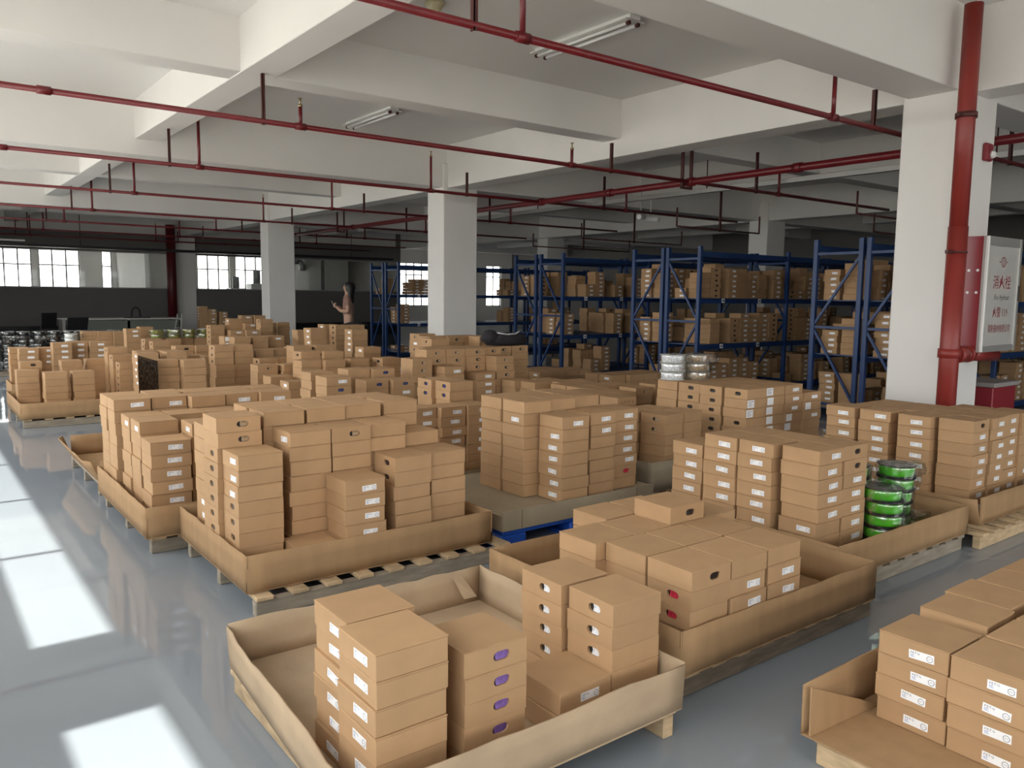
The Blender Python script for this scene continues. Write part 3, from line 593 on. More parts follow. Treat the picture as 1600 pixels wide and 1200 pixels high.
RNAME = {4.97: 'near-column rack', 4.30: 'half-hidden rack', 7.32: 'fullest rack', 7.99: 'rack behind fullest', 10.20: 'rack left of fullest', 10.91: 'third-pair rack', 15.75: 'middle-column rack', 16.46: 'far left rack'}
RR = random.Random(11)
for (y0, y1, nb, bay, lab) in RACKS:
    for k in range(nb):
        for li in range(3):
            z = LEV[li]; full = 7 if li < 2 else 7
            x = RXL + k * bay + .10; ci = 0
            while x + BA < RXL + (k + 1) * bay - .02:
                dens = {7.32: .92, 4.97: .8, 4.30: .7, 7.99: .6, 10.20: .42, 10.91: .4}.get(y0, .13)
                if RR.random() < dens:
                    for row in (0, 1):
                        n = RR.choice((2, 4, 5, 5, 6, 7)) if k or row else RR.choice((3, 5, 5, 6, 6))
                        if y0 > 15 and li == 0: n = 2
                        f = 'L' if RR.random() < .72 else ('.' if RR.random() < .6 else 'H')
                        if y0 == 10.20 and k == 0 and ci < 2 and li == 2: f, n = 'h', 6
                        yy = y0 + .06 + row * .26
                        for q in range(n):
                            add_box_rec('R%.2f' % y0, x + BA / 2 + RR.uniform(-.006, .006), yy + BA / 2 + RR.uniform(-.01, .01), z + (n - 1 - q) * BH + .001, RR.gauss(0, .01), f if row == 0 else ('l' if ci == 0 else '.'), 'k', q, ('R%.2f' % y0, k * 3 + li, ci * 2 + row), RNAME[y0])
                x += BA + RR.uniform(.008, .04); ci += 1
                if RR.random() < .08: x += .15
# ---------------------------------------------------------------- which boxes show largest: rays through the frame
def rank_boxes():
    vs, fs, own = [], [], []
    for i, b in enumerate(BOX):
        c, s = math.cos(b['rz']), math.sin(b['rz']); o = len(vs); hx, hy = BA / 2 * b['sc'][0], BA / 2 * b['sc'][1]
        for z in (0, BH):
            for u, v in ((-hx, -hy), (hx, -hy), (hx, hy), (-hx, hy)): vs.append((b['x'] + u * c - v * s, b['y'] + u * s + v * c, b['z'] + z))
        for q in ((0, 1, 5, 4), (1, 2, 6, 5), (2, 3, 7, 6), (3, 0, 4, 7), (4, 5, 6, 7)): fs.append([o + k for k in q]); own.append(i)
    for a, b in (((6.56, 2.98, 0), (7.18, 3.44, 3)), ((6.6, 10.42, 0), (7.22, 10.88, 3)), ((6.6, 17.68, 0), (7.22, 18.1, 3))):
        o = len(vs)
        for z in (a[2], b[2]): vs += [(a[0], a[1], z), (b[0], a[1], z), (b[0], b[1], z), (a[0], b[1], z)]
        for q in ((0, 1, 5, 4), (1, 2, 6, 5), (2, 3, 7, 6), (3, 0, 4, 7)): fs.append([o + k for k in q]); own.append(-1)
    t = BVHTree.FromPolygons(vs, fs); cnt = [0] * len(BOX)
    for py in range(396, 1200, 4):
        for px in range(2, 1600, 4):
            h = t.ray_cast(CAM, toworld(Vector((px - 800, py - 600, 1255))))
            if h[2] is not None and own[h[2]] >= 0: cnt[own[h[2]]] += 1
    return cnt
CNT = rank_boxes()
order = sorted((i for i in range(len(BOX)) if CNT[i] > 0 and not BOX[i]['pal'].startswith('R')), key=lambda i: -CNT[i])
SOLO = set(order[:300])
order_r = sorted((i for i in range(len(BOX)) if CNT[i] > 0 and BOX[i]['pal'].startswith('R')), key=lambda i: -CNT[i])
SOLO |= set(order_r[:100])
FEATW = {'l': 'side-labelled brown box', 'L': 'front-labelled brown box', 'h': 'side-slotted brown box', 'H': 'front-slotted brown box', 'S': 'brown box with large sticker', 'T': 'brown box with printed letters', '.': 'plain brown box'}
COLW = {'w': 'white', 'p': 'purple', 'r': 'red'}
LEVW = ['top', 'second down', 'third down', 'fourth down', 'fifth down', 'sixth down', 'seventh down', 'eighth down', 'ninth down', 'tenth down', 'eleventh down', 'twelfth down', 'thirteenth down']
def box_label(b):
    fw = FEATW[b['feat']]
    if b['feat'] in 'hH' and b['color'] in COLW: fw = fw.replace('slotted', 'slotted ' + COLW[b['color']] + '-filled') .replace('-filled brown', '-filled')
    _, r, c = b['stack']
    if b['pal'].startswith('R'):
        bay, sh = divmod(r, 3)
        return '%s %s, %s stack %s, %s bay, %s shelf, %s' % ({'.': 'plain carton'}.get(b['feat'], 'labelled carton' if b['feat'] in 'lL' else 'slotted carton'), LEVW[b['ordn']], ORD[c // 2], 'front' if c % 2 == 0 else 'back', ORD[bay], ('low', 'middle', 'upper')[sh], b['lab'])
    return '%s, %s, %s row, %s stack, %s' % (fw, LEVW[b['ordn']], ORD[r], ORD[c], b['lab'])
def put_feature(root, b):
    f = b['feat']
    if f in 'lLSsT':
        rz = -math.pi / 2 if f == 'l' else 0
        me = ME_LAB if f in 'lL' else ME_STICK if f == 'S' else ME_TXT
        du, dz = (.026 + random.uniform(-.012, .012), .031 + random.uniform(-.006, .006)) if f in 'lL' else (-.06, .036) if f == 'S' else (0, 0)
        o = link('label' if f != 'T' else 'printed_letters', me, root)
        o.matrix_local = Matrix.Rotation(rz, 4, 'Z') @ Matrix.Translation((du, 0, dz)) @ Matrix.Rotation(random.gauss(0, .03), 4, 'Y')
GROUPS = {}
for i in sorted(SOLO):
    b = BOX[i]; f = b['feat']; rack_ = b['pal'].startswith('R')
    hole = f in 'hH'
    rzf = -math.pi / 2 if f == 'h' else 0
    o = link('carton' if rack_ else 'cardboard_box', ME_HOLE if hole else ME_BODY, None, (b['x'], b['y'], b['z']), b['rz'] + rzf)
    sx, sy = b['sc'] if f != 'h' else (b['sc'][1], b['sc'][0])
    o.scale = (sx, sy, 1)
    tag(o, box_label(b), 'carton' if rack_ else 'box', 'cartons on the blue racks' if rack_ else 'brown boxes on the pallets')
    l = link('lid', ME_LID, o, (0, 0, BH - .0041))
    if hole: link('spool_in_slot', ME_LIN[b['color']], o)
    else: put_feature(o, b)
# all the rest in one object: the boxes buried in the stacks and the smallest far ones
def rest():
    verts, faces, mi = [], [], []
    def quad(M4, pts, m):
        o = len(verts); verts.extend(tuple(M4 @ Vector(p)) for p in pts); faces.append(tuple(range(o, o + len(pts)))); mi.append(m)
    h = BA / 2
    for i, b in enumerate(BOX):
        if i in SOLO: continue
        M4 = Matrix.Translation((b['x'], b['y'], b['z'])) @ Matrix.Rotation(b['rz'], 4, 'Z') @ Matrix.Diagonal((b['sc'][0], b['sc'][1], 1, 1)); z1 = BH - .0012
        o = len(verts)
        for z in (0.0006, z1):
            for u, v in ((-h, -h), (h, -h), (h, h), (-h, h)): verts.append(tuple(M4 @ Vector((u, v, z))))
        for q in ((3, 2, 1, 0), (4, 5, 6, 7), (0, 1, 5, 4), (1, 2, 6, 5), (2, 3, 7, 6), (3, 0, 4, 7)): faces.append(tuple(o + k for k in q)); mi.append(0)
        if CNT[i] == 0: continue
        f = b['feat']
        if f == '.': continue
        R2 = M4 @ Matrix.Rotation(-math.pi / 2 if f in 'lh' else 0, 4, 'Z'); y = -h - .0008
        if f in 'lL': quad(R2, [(-.012, y, .02), (.06, y, .02), (.06, y, .046), (-.012, y, .046)], 1)
        elif f == 'S': quad(R2, [(-.09, y, .01), (-.02, y, .01), (-.02, y, .064), (-.09, y, .064)], 1)
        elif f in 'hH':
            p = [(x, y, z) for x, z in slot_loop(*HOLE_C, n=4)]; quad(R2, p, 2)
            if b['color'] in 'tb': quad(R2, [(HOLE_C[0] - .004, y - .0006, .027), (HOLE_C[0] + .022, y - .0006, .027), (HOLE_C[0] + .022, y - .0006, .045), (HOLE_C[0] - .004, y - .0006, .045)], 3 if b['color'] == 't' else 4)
    me = bpy.data.meshes.new('box_remainder'); me.from_pydata(verts, [], faces)
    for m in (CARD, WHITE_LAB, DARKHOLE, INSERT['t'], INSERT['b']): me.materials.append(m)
    for p, k in zip(me.polygons, mi): p.material_index = k
    me.update()
    tag(link('box_remainder', me), 'remaining brown boxes buried in the stacks, far away and deep on the racks', 'box', 'brown boxes on the pallets', 'stuff')
rest()
# ================================================================ pallets and trays
def wood_pallet(x0, x1, y0, y1, lab, planks='Y', runner=WOOD_GREY, deck=WOOD, zt=.092, npl=9, ov=.0):
    root = empty('wooden_pallet', ((x0 + x1) / 2, (y0 + y1) / 2, 0), lab, 'pallet', 'wooden pallets'); hx, hy = (x1 - x0) / 2, (y1 - y0) / 2
    rw = .045; th = .02
    if planks == 'Y':
        for y in (-hy, -rw / 2, hy - rw): MB().box((-hx, y, 0), (hx, y + rw, zt - th), .004).obj('runner', runner, root)
        pw = .078; st = (2 * hx - pw) / (npl - 1)
        for k in range(npl): MB().box((-hx + k * st, -hy - .012, zt - th), (-hx + k * st + pw, hy + .012, zt + random.uniform(-.002, .0)), .003).obj('deck_board', deck, root)
    else:
        for x in (-hx, -rw / 2, hx - rw): MB().box((x, -hy, 0), (x + rw, hy, zt - th), .004).obj('runner', runner, root)
        pw = .095; st = (2 * hy - pw) / (npl - 1)
        for k in range(npl): MB().box((-hx - .012, -hy + k * st, zt - th), (hx + .012, -hy + k * st + pw, zt + random.uniform(-.002, .0)), .003).obj('deck_board', deck, root)
    return root
def panel(parent, nm, p, q, z0, h, lean, m, th=.007, wob=.004, seed=0, inward=(0, 0)):
    """a standing strip of board from p to q (plan), lean = outward offset at the top"""
    r = random.Random(seed); p, q = Vector((*p, 0)), Vector((*q, 0)); d = (q - p).normalized(); nrm = Vector((d.y, -d.x, 0)); n = 14; mb = MB(); L = (q - p).length
    G = []
    for side in (0, 1):
        rows = []
        for k in range(4):
            t = k / 3; row = []
            for i in range(n + 1):
                u = i / n; edge = min(u, 1 - u)
                off = lean * t * (1 if edge > .01 else .6) + (r.uniform(-wob, wob) if 0 < i < n else 0) * t
                pos = p + d * (L * u) + nrm * (off + (th if side else 0) * -1); pos.z = z0 + h * t + (r.uniform(-wob, wob) * .7 if k == 3 else 0)
                row.append(pos)
            rows.append(row)
        G.append(rows)
    r2 = random.Random(seed); bm = mb.bm
    # outer and inner share the wobble so that the board keeps its thickness
    for k in range(4):
        for i in range(n + 1):
            a = G[0][k][i]; G[1][k][i] = a - nrm * th
    V = [[[bm.verts.new(G[s][k][i]) for i in range(n + 1)] for k in range(4)] for s in (0, 1)]
    for s in (0, 1):
        for k in range(3):
            for i in range(n): bm.faces.new((V[s][k][i], V[s][k][i + 1], V[s][k + 1][i + 1], V[s][k + 1][i]))
    for i in range(n):
        bm.faces.new((V[0][3][i], V[0][3][i + 1], V[1][3][i + 1], V[1][3][i])); bm.faces.new((V[0][0][i], V[0][0][i + 1], V[1][0][i + 1], V[1][0][i]))
    for i in (0, n):
        for k in range(3): bm.faces.new((V[0][k][i], V[0][k + 1][i], V[1][k + 1][i], V[1][k][i]))
    for f in bm.faces: f.smooth = abs(f.normal.z) < .5
    return mb.obj(nm, m, parent)
def tray(x0, x1, y0, y1, h, lab, m=CARD_IN, lean=(0, 0, 0, 0), skip='', z0=.094, wob=.003, seed=1, extra=None):
    root = empty('cardboard_tray', ((x0 + x1) / 2, (y0 + y1) / 2, z0), lab, 'tray', 'open cardboard trays'); hx, hy = (x1 - x0) / 2, (y1 - y0) / 2
    MB().box((-hx, -hy, 0), (hx, hy, .005)).obj('base', m, root)
    W = {'S': ((-hx, -hy), (hx, -hy)), 'E': ((hx, -hy), (hx, hy)), 'N': ((hx, hy), (-hx, hy)), 'W': ((-hx, hy), (-hx, -hy))}
    for i, k in enumerate('SENW'):
        if k in skip: continue
        panel(root, 'side_panel', W[k][0], W[k][1], .003, h, lean[i], m, wob=wob, seed=seed * 10 + i)
    return root
wood_pallet(.86, 1.90, 1.62, 2.72, 'pale wooden pallet nearest the camera, boards running crosswise', 'X', WOOD, WOOD)
t = tray(.85, 1.915, 1.60, 2.73, .15, 'worn crumpled cardboard tray on the nearest pallet', CARD_OLD, (.012, .01, .008, .02), skip='WS', wob=.006, seed=3)
panel(t, 'side_panel', (-.5325, .565), (-.60, -.565), .003, .15, .015, CARD_OLD, wob=.006, seed=34)
panel(t, 'side_panel', (-.60, -.565), (.5325, -.565), .003, .15, .012, CARD_OLD, wob=.005, seed=35)
for (x, y, s) in ((-.40, .573, 1), (-.29, .573, 1), (.20, .573, 1)): MB().box((x - .003, y - .002, .006), (x + .003, y + .004, .145)).obj('crease', mat('crease_brown', (.30, .21, .13), .8), t)
MB().quad((.385, .55, .135), (.43, .555, .138), (.475, .50, .05), (.42, .515, .045)).obj('torn_flap', CARD_OLD, t)
wood_pallet(1.15, 2.52, 3.315, 4.34, 'wooden pallet under the second aisle tray, board ends jutting forward', 'Y', WOOD_GREY, WOOD)
tray(1.13, 2.44, 3.365, 4.40, .165, 'brown cardboard tray on the second aisle pallet, filled with high stacks', seed=4)
wood_pallet(1.0, 2.15, 4.48, 5.68, 'wooden pallet under the third aisle tray', 'Y', WOOD_GREY, WOOD)
tray(.97, 2.18, 4.44, 5.74, .165, 'brown cardboard tray on the third aisle pallet', seed=5)
wood_pallet(1.02, 1.9, 6.0, 7.1, 'wooden pallet under the tray with folded-out flaps', 'Y', WOOD_GREY, WOOD_GREY)
tray(1.02, 1.95, 5.92, 7.1, .16, 'half empty cardboard tray with side flap leaning out over the aisle', lean=(0, 0, 0, .10), seed=6)
wood_pallet(2.11, 3.36, 1.765, 2.84, 'dark weathered pallet under the front centre tray', 'Y', WOOD_DARK, WOOD)
tray(2.06, 3.335, 1.735, 2.86, .165, 'brown cardboard tray on the front centre pallet, right end empty', seed=7)
wood_pallet(3.44, 4.70, 1.965, 3.06, 'weathered pallet under the green-spool tray', 'Y', WOOD_GREY, WOOD_GREY)
tray(3.40, 4.72, 1.95, 3.06, .16, 'brown cardboard tray holding boxes and green spools', seed=8)
wood_pallet(4.78, 6.05, 1.90, 2.92, 'pale wooden pallet standing before the near white column', 'Y', WOOD, WOOD)
tray(4.95, 6.06, 1.98, 2.95, .16, 'cardboard tray before the near column with left flap folded out', lean=(0, 0, 0, .10), seed=9)
wood_pallet(2.13, 3.6, .0, 1.26, 'wooden pallet at the right corner of the photo', 'X', WOOD, WOOD)
tray(2.09, 3.62, -.05, 1.29, .155, 'cardboard tray at the right corner with its near side folded flat', lean=(0, 0, 0, 0), skip='SW', seed=10)
m = MB(); tx = lambda x, y, z: (x - 2.855, y - .62, z - .094)
va = [m.bm.verts.new(tx(*q)) for q in ((2.095, 1.262, .25), (2.092, 1.258, .10), (2.45, 1.235, .10), (2.095, 1.268, .25), (2.092, 1.264, .10), (2.45, 1.241, .10))]
for q in ((0, 1, 2), (5, 4, 3), (0, 3, 4, 1), (1, 4, 5, 2), (2, 5, 3, 0)): m.bm.faces.new([va[k] for k in q])
m.obj('gusset_flap', CARD_IN, bpy.data.objects['cardboard_tray.007'])
# blue plastic pallet with an upturned tray
root = empty('plastic_pallet', (3.13, 3.90, 0), 'blue plastic pallet under the grey dusty carton lid', 'pallet')
MB().box((-.58, -.485, .09), (.58, .46, .116), .006).obj('deck', BLUEPLASTIC, root)
for x in (-.5, 0, .5):
    for y in (-.42, 0, .4): MB().box((x - .09, y - .065, .025), (x + .09, y + .065, .09), .012).obj('foot', BLUEPLASTIC, root)
    MB().box((x - .1, -.485, 0), (x + .1, .45, .025), .004).obj('skid', BLUEPLASTIC, root)
root = empty('cardboard_tray', (3.13, 3.90, .118), 'dusty grey upturned carton lid on the blue pallet', 'tray', 'open cardboard trays')
MB().box((-.585, -.49, .076), (.585, .50, .082)).obj('top_sheet', TAPED, root)
for a, b in (((-.59, -.496, 0), (.59, -.49, .112)), ((-.59, .5, 0), (.59, .506, .1)), ((-.59, -.49, 0), (-.584, .5, .084)), ((.584, -.49, 0), (.59, .5, .1))): MB().box(a, b).obj('side_panel', TAPED, root)
for x in (-.46, .44): MB().box((x, -.499, .005), (x + .003, -.496, .108)).obj('corner_seam', mat('seam_brown', (.2, .15, .1), .8), root)
wood_pallet(3.95, 4.62, 3.64, 4.2, 'wooden pallet under the stack behind the blue pallet', npl=5)
tray(3.93, 4.64, 3.62, 4.22, .2, 'dusty grey cardboard tray behind the blue pallet', TAPED, seed=12)
def bounds(k): L = STACKS[k]; return min(s[0] for s in L) - .015, max(s[0] for s in L) + .225, min(s[1] for s in L) - .015, max(s[1] for s in L) + .225
DONE = [(.97, 2.18, 4.44, 5.74), (1.02, 1.95, 5.92, 7.1), (1.13, 2.44, 3.31, 4.40), (2.54, 3.72, 3.38, 4.41), (3.93, 4.64, 3.62, 4.22)]
for k, tr, lb in (('P10', 0, 'wooden pallet under the boxes topped with white spools'), ('P11', 0, 'wooden pallet under the printed boxes'), ('P12', 1, 'weathered pallet under the far left aisle tray'), ('P12b', 1, 'pallet under the rearmost tray at the left aisle'),
                  ('P16', 1, 'wooden pallet under the centre label columns'), ('P15', 0, 'wooden pallet under the blue-slot boxes'), ('P14', 0, 'wooden pallet left of the blue-slot boxes'), ('P18', 0, 'wooden pallet under the tall stepped stacks'),
                  ('P13', 0, 'wooden pallet under the dark-wrapped stack'), ('P17', 0, 'wooden pallet under the low boxes before the racks'), ('P18b', 0, 'wooden pallet under the low boxes left of the white spools'), ('P20', 0, 'wooden pallet under the tall stacks before the person'),
                  ('P21', 0, 'wooden pallet under the low stacks before the tall ones'), ('P23', 0, 'wooden pallet beside the dark-wrapped stack'), ('P24', 0, 'wooden pallet before the third column'), ('P25', 0, 'wooden pallet under the long rows before the third column'), ('P26', 0, 'wooden pallet under the tower by the red post')):
    x0, x1, y0, y1 = bounds(k)
    if k == 'P10': x1 += .03
    if k == 'P12': x0, x1, y0, y1 = .93, 2.15, 9.36, 10.62
    if k == 'P16': x0, x1, y0, y1 = 2.72, 3.78, 4.50, 5.50
    for (a0, a1, b0, b1) in DONE:
        ox, oy = min(x1, a1) - max(x0, a0), min(y1, b1) - max(y0, b0)
        if ox > 0 and oy > 0:
            if ox < oy:
                if (x0 + x1) > (a0 + a1): x0 = a1 + .01
                else: x1 = a0 - .01
            else:
                if (y0 + y1) > (b0 + b1): y0 = b1 + .03
                else: y1 = b0 - .03
    DONE.append((x0, x1, y0, y1))
    wood_pallet(x0, x1, y0, y1, lb, npl=7, runner=WOOD_GREY)
    if tr: tray(x0 - .02, x1 + .02, y0 - .02, y1 + .02, .16, lb.replace('pallet under the', 'brown cardboard tray around the').replace('weathered ', '').replace('wooden ', '').replace('aisle tray', 'aisle boxes').replace('rearmost tray', 'rearmost boxes'), seed=20 + len(lb))
# dark stretch wrap on the side of the P13 stacks
m = MB(); m.quad((1.895, 7.96, .12), (1.895, 8.75, .12), (1.895, 8.75, .75), (1.895, 7.96, .75)); m.box((1.893, 7.96, .12), (1.896, 8.75, .72))
tag(m.obj('stretch_wrap', FILMD), 'dark stretch wrap hanging on the left of the wrapped stack', 'wrap')
# ---------------------------------------------------------------- spools
def spool_mesh(core):
    m = MB(); m.lathe([(.1, 0), (.1, .005), (.03, .005), (.03, .0051)], seg=28)
    return m
def spool(name, x, y, z, lab, grp, fil, flange, rz=0, bag=FILM, tails=True, seed=0):
    root = empty(name, (x, y, z), lab, 'spool', grp, rz)
    r = random.Random(seed)
    MB().lathe([(.1, 0), (.1, .005), (.09, .005), (.09, .0052)], seg=28).obj('bottom_flange', flange, root)
    MB().lathe([(.086, .005), (.089, .02), (.089, .045), (.086, .058)], seg=28).obj('filament', fil, root)
    t = MB(); t.lathe([(.1, .058), (.1, .063)], seg=28); t.mi = 1; t.lathe([(.03, .0632), (.03, .0642)], seg=18)
    t.mi = 0; t.obj('top_flange', [flange, DARKHOLE], root)
    b = MB(); seg = 20; rings = []
    for zz, rr in ((-.001, .104), (.02, .107), (.05, .107), (.067, .104)):
        ring_ = []
        for i in range(seg):
            a = 2 * math.pi * i / seg; q = rr + r.uniform(-.002, .006)
            if tails and (i in (0, 1, seg - 1)): q += (.10, .05, .06)[i if i < 2 else 2] * r.uniform(.7, 1.2)
            ring_.append(b.bm.verts.new((q * math.cos(a), q * math.sin(a), zz + r.uniform(-.003, .003) * (1 if zz > 0 else 0))))
        rings.append(ring_)
    for A, B in zip(rings[:-1], rings[1:]):
        for i in range(seg): f = b.bm.faces.new((A[i], A[(i + 1) % seg], B[(i + 1) % seg], B[i])); f.smooth = True
    b.bm.faces.new(rings[-1]); b.obj('plastic_bag', bag, root)
    return root
G0 = [(4.015, 2.075, 5, 'front left'), (4.30, 2.17, 6, 'tall right'), (4.085, 2.31, 6, 'middle'), (4.31, 2.42, 5, 'back right')]
for (x, y, n, w_) in G0:
    for k in range(n):
        spool('filament_spool', x + random.uniform(-.008, .008), y + random.uniform(-.008, .008), .1 + .0685 * (n - 1 - k), 'bright green bagged spool, %s in the %s spool stack beside the boxes' % (LEVW[k], w_), 'green spools on the pallet', GREENF, BLACK, random.uniform(-.6, .8), seed=k * 7 + int(x * 100))
zt = .1 + 9 * BH + .002
for (x, y, n, w_) in ((4.89, 4.31, 3, 'left'), (5.10, 4.24, 3, 'right')):
    for k in range(n): spool('filament_spool', x, y, zt + .0685 * (n - 1 - k), 'white bagged spool, %s of the %s pile on the box tops' % (LEVW[k], w_), 'white spools on top of the boxes', INSERT['w'] if w_ == 'left' else INSERT['t'], PLASTICW if w_ == 'left' else ALU, -.4 + k * .3, seed=50 + k)
# bagged black and silver spools far left
for c in range(12):
    for k in range(9): spool('filament_spool', 1.15 + c * .225, 15.4 + random.uniform(-.02, .02), .1 + .0685 * k, 'black bagged spool, level %s of column %s in the dark far left pile' % (ORD[k], ORD[c]), 'black bagged spools at far left', BLACK, BLACK, random.uniform(0, 6), seed=100 + c * 9 + k)
wood_pallet(1.02, 3.75, 15.2, 15.6, 'long pallet under the black bagged spools at far left')
q = (2.14, 14.35)
for k in range(9): spool('filament_spool', q[0], q[1], .1 + .0685 * (8 - k), 'silver bagged spool, %s in the shiny pile beside the far boxes' % LEVW[k], 'silver bagged spools at far left', PLASTICW, PLASTICW, k, seed=200 + k)
wood_pallet(2.02, 2.26, 14.2, 14.5, 'small pallet under the silver spools', npl=3)
x0, x1, y0, y1 = bounds('P28')
for i in range(8): spool('filament_spool', x0 + .12 + (i % 4) * .235, y0 + .12, .102 + 8 * BH + .0685 * (i // 4), 'olive green bagged spool, %s in the %s layer on the far boxes' % (ORD[i % 4], ('lower', 'upper')[i // 4]), 'olive bagged spools', YGREENF, INSERT['t'], i, seed=300 + i)
for k_, lb in (('P27', 'pallet under the plain boxes beside the silver spools'), ('P28', 'pallet under the boxes topped with olive spools')):
    x0, x1, y0, y1 = bounds(k_); wood_pallet(x0, x1, y0, y1, lb, npl=5)
# ---------------------------------------------------------------- bags on the boxes
root = empty('bag', (4.95, 6.62, .1 + 11 * BH + .001), 'dark purple backpack lying on boxes right of the middle column', 'bag')
m = MB(); m.lathe([(.05, 0), (.20, .005), (.24, .05), (.21, .10), (.12, .125), (.03, .13)], seg=18); o = m.obj('body', BLACKF, root); o.scale = (1.15, .55, 1)
m = MB(); m.lathe([(.03, .0), (.11, .01), (.12, .06), (.07, .12), (.02, .13)], seg=14); o = m.obj('pocket', BLACKF, root, loc=(-.2, .0, .03)); o.scale = (.8, .8, 1)
MB().path([(-.15, -.06, .13), (-.05, -.10, .115), (.05, -.10, .12), (.14, -.05, .14)], .008, 8).obj('strap', mat('pale_strap', (.5, .5, .52), .5), root)
# ---------------------------------------------------------------- far left desks and chairs
root = empty('desk', (4.28, 21.3, 0), 'long pale desk before the dark half wall', 'desk')
MB().box((-1.33, -.35, .71), (1.33, .35, .74), .004).obj('top', DESK, root)
MB().box((-1.1, -.30, .15), (1.28, -.28, .69)).obj('front_panel', DESKP, root)
for x in (-1.28, .1, 1.28): MB().box((x - .03, -.3, 0), (x + .03, .3, .71)).obj('leg', ALU, root)
root = empty('laptop', (4.62, 21.25, .741), 'black laptop on the long pale desk', 'laptop')
MB().box((-.28, -.14, 0), (.28, .14, .02)).obj('base', BLACK, root); MB().path([(-.1, .1, .02), (-.08, .1, .2), (0, .1, .26), (.08, .1, .2), (.1, .1, .02)], .018, 8).obj('lamp_arch', BLACK, root)
root = empty('step_ladder', (5.45, 20.6, 0), 'pale metal step ladder at the right end of the desk', 'ladder')
for s in (-1, 1): MB().beam((s * .12 - .1, 0, 0), (s * .05, 0, .85), .03, .02).obj('rail', ALU, root)
for z in (.25, .5): MB().box((-.18 + z * .12, -.03, z), (.1, .03, z + .02)).obj('step', ALU, root)
def chair(x, y, rz, lab, tilt):
    root = empty('office_chair', (x, y, 0), lab, 'chair', 'black office chairs', rz)
    MB().lathe([(.2, 0), (.22, .02), (.2, .05)], seg=20).obj('seat', BLACKF, root, loc=(0, 0, .43))
    m = MB(); n = 6
    m.box((-.22, .20, .56), (.22, .23, .92), .01); o = m.obj('backrest', BLACK, root); o.rotation_euler = (tilt, 0, 0)
    MB().box((-.19, .195, .59), (.19, .199, .89)).obj('mesh_panel', BLACKF, root).rotation_euler = (tilt, 0, 0)
    MB().tube((0, .22, .44), (0, .23, .6), .02, seg=8).obj('back_support', BLACK, root)
    MB().tube((0, 0, .08), (0, 0, .43), .03, seg=10).obj('gas_lift', BLACK, root)
    for k in range(5):
        a = k * 2 * math.pi / 5; l = MB().beam((0, 0, .09), (.27 * math.cos(a), .27 * math.sin(a), .05), .04, .03).obj('base_arm', BLACK, root)
        MB().tube((.27 * math.cos(a), .27 * math.sin(a) - .015, .028), (.27 * math.cos(a), .27 * math.sin(a) + .015, .028), .028, seg=10).obj('castor', BLACK, root)
chair(2.45, 20.7, math.radians(-142), 'black office chair at the left end of the desk', -.1)
chair(2.93, 19.9, math.radians(-165), 'black office chair standing right of the other before the desk', -.3)
root = empty('waste_bin', (6.55, 13.3, 0), 'tall black bin beside the middle column', 'bin')
MB().lathe([(.2, 0), (.24, .75), (.25, .76), (.25, .80)], seg=20).obj('body', BLACK, root); MB().lathe([(.26, .80), (.26, .84), (.1, .88)], seg=20).obj('lid', BLACKF, root)
# ---------------------------------------------------------------- person
def skin(name, pts, edges, mat_, parent, sub=2, root_i=0):
    me = bpy.data.meshes.new(name); me.from_pydata([p[:3] for p in pts], edges, [])
    o = bpy.data.objects.new(name, me); C.objects.link(o)
    md = o.modifiers.new('s', 'SKIN'); md.use_smooth_shade = True
    for i, v in enumerate(me.skin_vertices[0].data): v.radius = (pts[i][3], pts[i][4] if len(pts[i]) > 4 else pts[i][3]); v.use_root = (i == root_i)
    s = o.modifiers.new('u', 'SUBSURF'); s.levels = sub; s.render_levels = sub
    bpy.context.view_layer.update()
    m2 = bpy.data.meshes.new_from_object(o.evaluated_get(bpy.context.evaluated_depsgraph_get()))
    bpy.data.objects.remove(o); bpy.data.meshes.remove(me)
    m2.materials.clear(); m2.materials.append(mat_)
    for p in m2.polygons: p.use_smooth = True
    return link(name, m2, parent)
# local frame: facing -X, Z up
PX, PYY = 7.05, 14.85
PX, PYY = 7.12, 14.75
person = empty('person', (PX, PYY, 0), 'person with long black hair in dusty pink top standing and looking at a phone', 'person', rz=math.radians(-38))
B = [(0, 0, .86, .13, .10), (0, 0, 1.0, .10, .12), (-.01, 0, 1.15, .10, .13), (.0, 0, 1.28, .09, .13), (.0, 0, 1.36, .05), (-.02, 0, 1.42, .045), (-.03, 0, 1.50, .085, .075), (-.025, 0, 1.56, .075, .07),
     (0, .09, .82, .085), (-.01, .09, .46, .055), (.0, .09, .08, .04), (-.10, .09, .03, .035), (0, -.09, .82, .085), (-.01, -.09, .46, .055), (.0, -.09, .08, .04), (-.10, -.09, .03, .035),
     (.0, .17, 1.29, .05), (.04, .21, 1.04, .042), (-.12, .16, 1.05, .034), (-.24, .06, 1.14, .027), (.0, -.17, 1.29, .05), (.04, -.21, 1.04, .042), (-.12, -.16, 1.05, .034), (-.24, -.05, 1.14, .027)]
E_ = [(0, 1), (1, 2), (2, 3), (3, 4), (4, 5), (5, 6), (6, 7), (0, 8), (8, 9), (9, 10), (10, 11), (0, 12), (12, 13), (13, 14), (14, 15), (3, 16), (16, 17), (17, 18), (18, 19), (3, 20), (20, 21), (21, 22), (22, 23)]
skin('body', B, E_, SKIN, person)
skin('shirt', [(0, 0, .90, .125, .135), (0, 0, 1.02, .115, .135), (-.01, 0, 1.15, .115, .145), (.0, 0, 1.28, .10, .14), (0, 0, 1.345, .065, .08), (.0, .16, 1.295, .062), (.03, .20, 1.14, .058), (.0, -.16, 1.295, .062), (.03, -.20, 1.14, .058)], [(0, 1), (1, 2), (2, 3), (3, 4), (3, 5), (5, 6), (3, 7), (7, 8)], TOP, person)
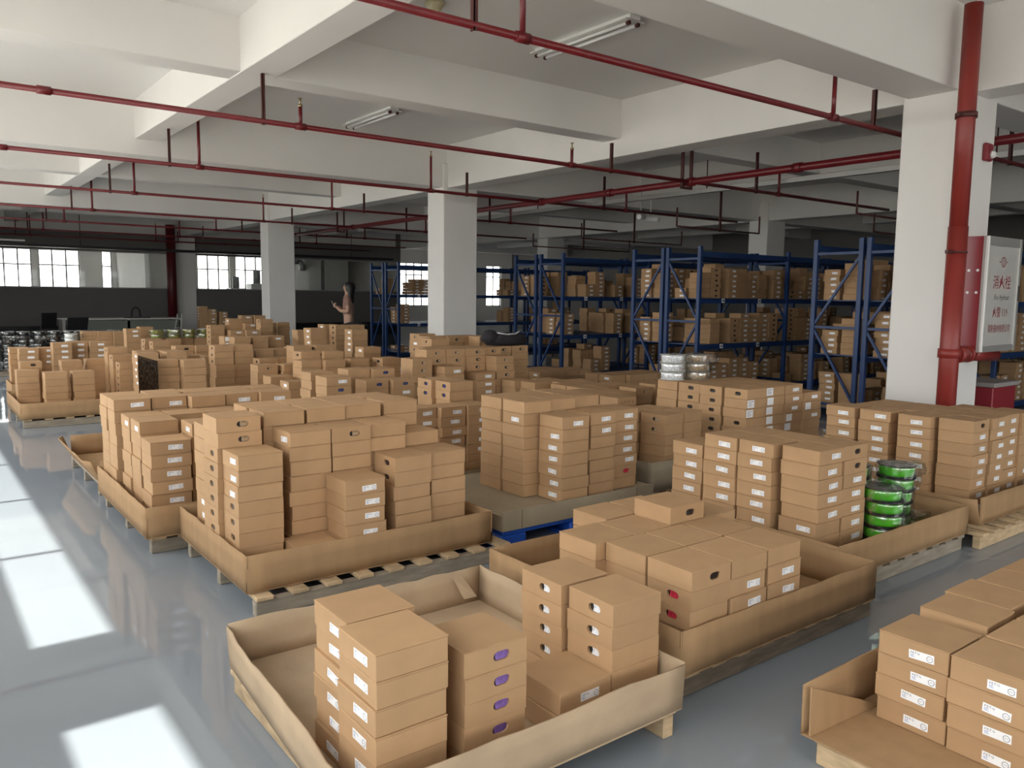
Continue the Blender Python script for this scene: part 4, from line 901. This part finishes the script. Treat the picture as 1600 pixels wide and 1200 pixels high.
skin('trousers', [(0, 0, .90, .135, .14), (0, 0, .84, .14, .12), (0, .09, .78, .098), (-.01, .09, .46, .07), (0, .09, .10, .055), (0, -.09, .78, .098), (-.01, -.09, .46, .07), (0, -.09, .10, .055)], [(0, 1), (1, 2), (2, 3), (3, 4), (1, 5), (5, 6), (6, 7)], TROUSER, person)
m = MB(); m.lathe([(.01, 1.628), (.05, 1.622), (.088, 1.59), (.104, 1.54), (.106, 1.48), (.106, 1.40), (.11, 1.32), (.10, 1.22), (.06, 1.17), (.01, 1.165)], seg=20)
for v in m.bm.verts:
    x, y, z = v.co; v.co.x = max(x, -.095 if z > 1.53 else -.02 if z < 1.45 else -.07) * (1.0 if z > 1.45 else .8) + .03; v.co.y = y * (1 if z > 1.45 else 1.1)
m.obj('hair', HAIR, person)
for s in (-1, 1):
    hb = (-.255, s * .035, 1.155)
    for q in range(4): skin('finger', [(hb[0], hb[1], hb[2] + .008 * (q - 1.5) * 2, .011), (hb[0] - .035, hb[1] - s * .012, hb[2] + .02 * (q - 1.5), .009), (hb[0] - .05 + .004 * abs(q - 1.5), hb[1] - s * .036, hb[2] + .02 * (q - 1.5), .007)], [(0, 1), (1, 2)], SKIN, person, 1)
    skin('thumb', [(hb[0] + .01, hb[1], hb[2] + .015, .012), (hb[0] - .005, hb[1] - s * .02, hb[2] + .045, .010), (hb[0] - .02, hb[1] - s * .03, hb[2] + .055, .008)], [(0, 1), (1, 2)], SKIN, person, 1)
    MB().lathe([(.002, -.010), (.009, -.005), (.009, .005), (.002, .010)], cen=(0, 0, 0), seg=8).obj('eye', BLACK, person, loc=(-.108, s * .028, 1.515))
    m = MB().lathe([(.004, -.022), (.014, -.012), (.014, .012), (.004, .022)], seg=8).obj('ear', SKIN, person, loc=(-.02, s * .078, 1.505))
skin('nose', [(-.105, 0, 1.515, .008), (-.125, 0, 1.488, .011)], [(0, 1)], SKIN, person, 1)
MB().box((-.115, -.02, 1.452), (-.106, .02, 1.46), .002).obj('mouth', mat('lips', (.35, .12, .10), .5), person)
ph = empty('phone', (0, 0, 0), 'dark phone held in both hands by the standing person', 'phone')
pm = Matrix.Translation((PX, PYY, 0)) @ Matrix.Rotation(math.radians(-38), 4, 'Z') @ Matrix.Translation((-.295, 0, 1.175)) @ Matrix.Rotation(math.radians(-30), 4, 'Y')
ph.matrix_world = pm
MB().box((-.004, -.037, -.07), (.004, .037, .08), .002).obj('case', PLASTICW, ph); MB().box((.0042, -.033, -.065), (.005, .033, .075)).obj('screen', BLACK, ph)
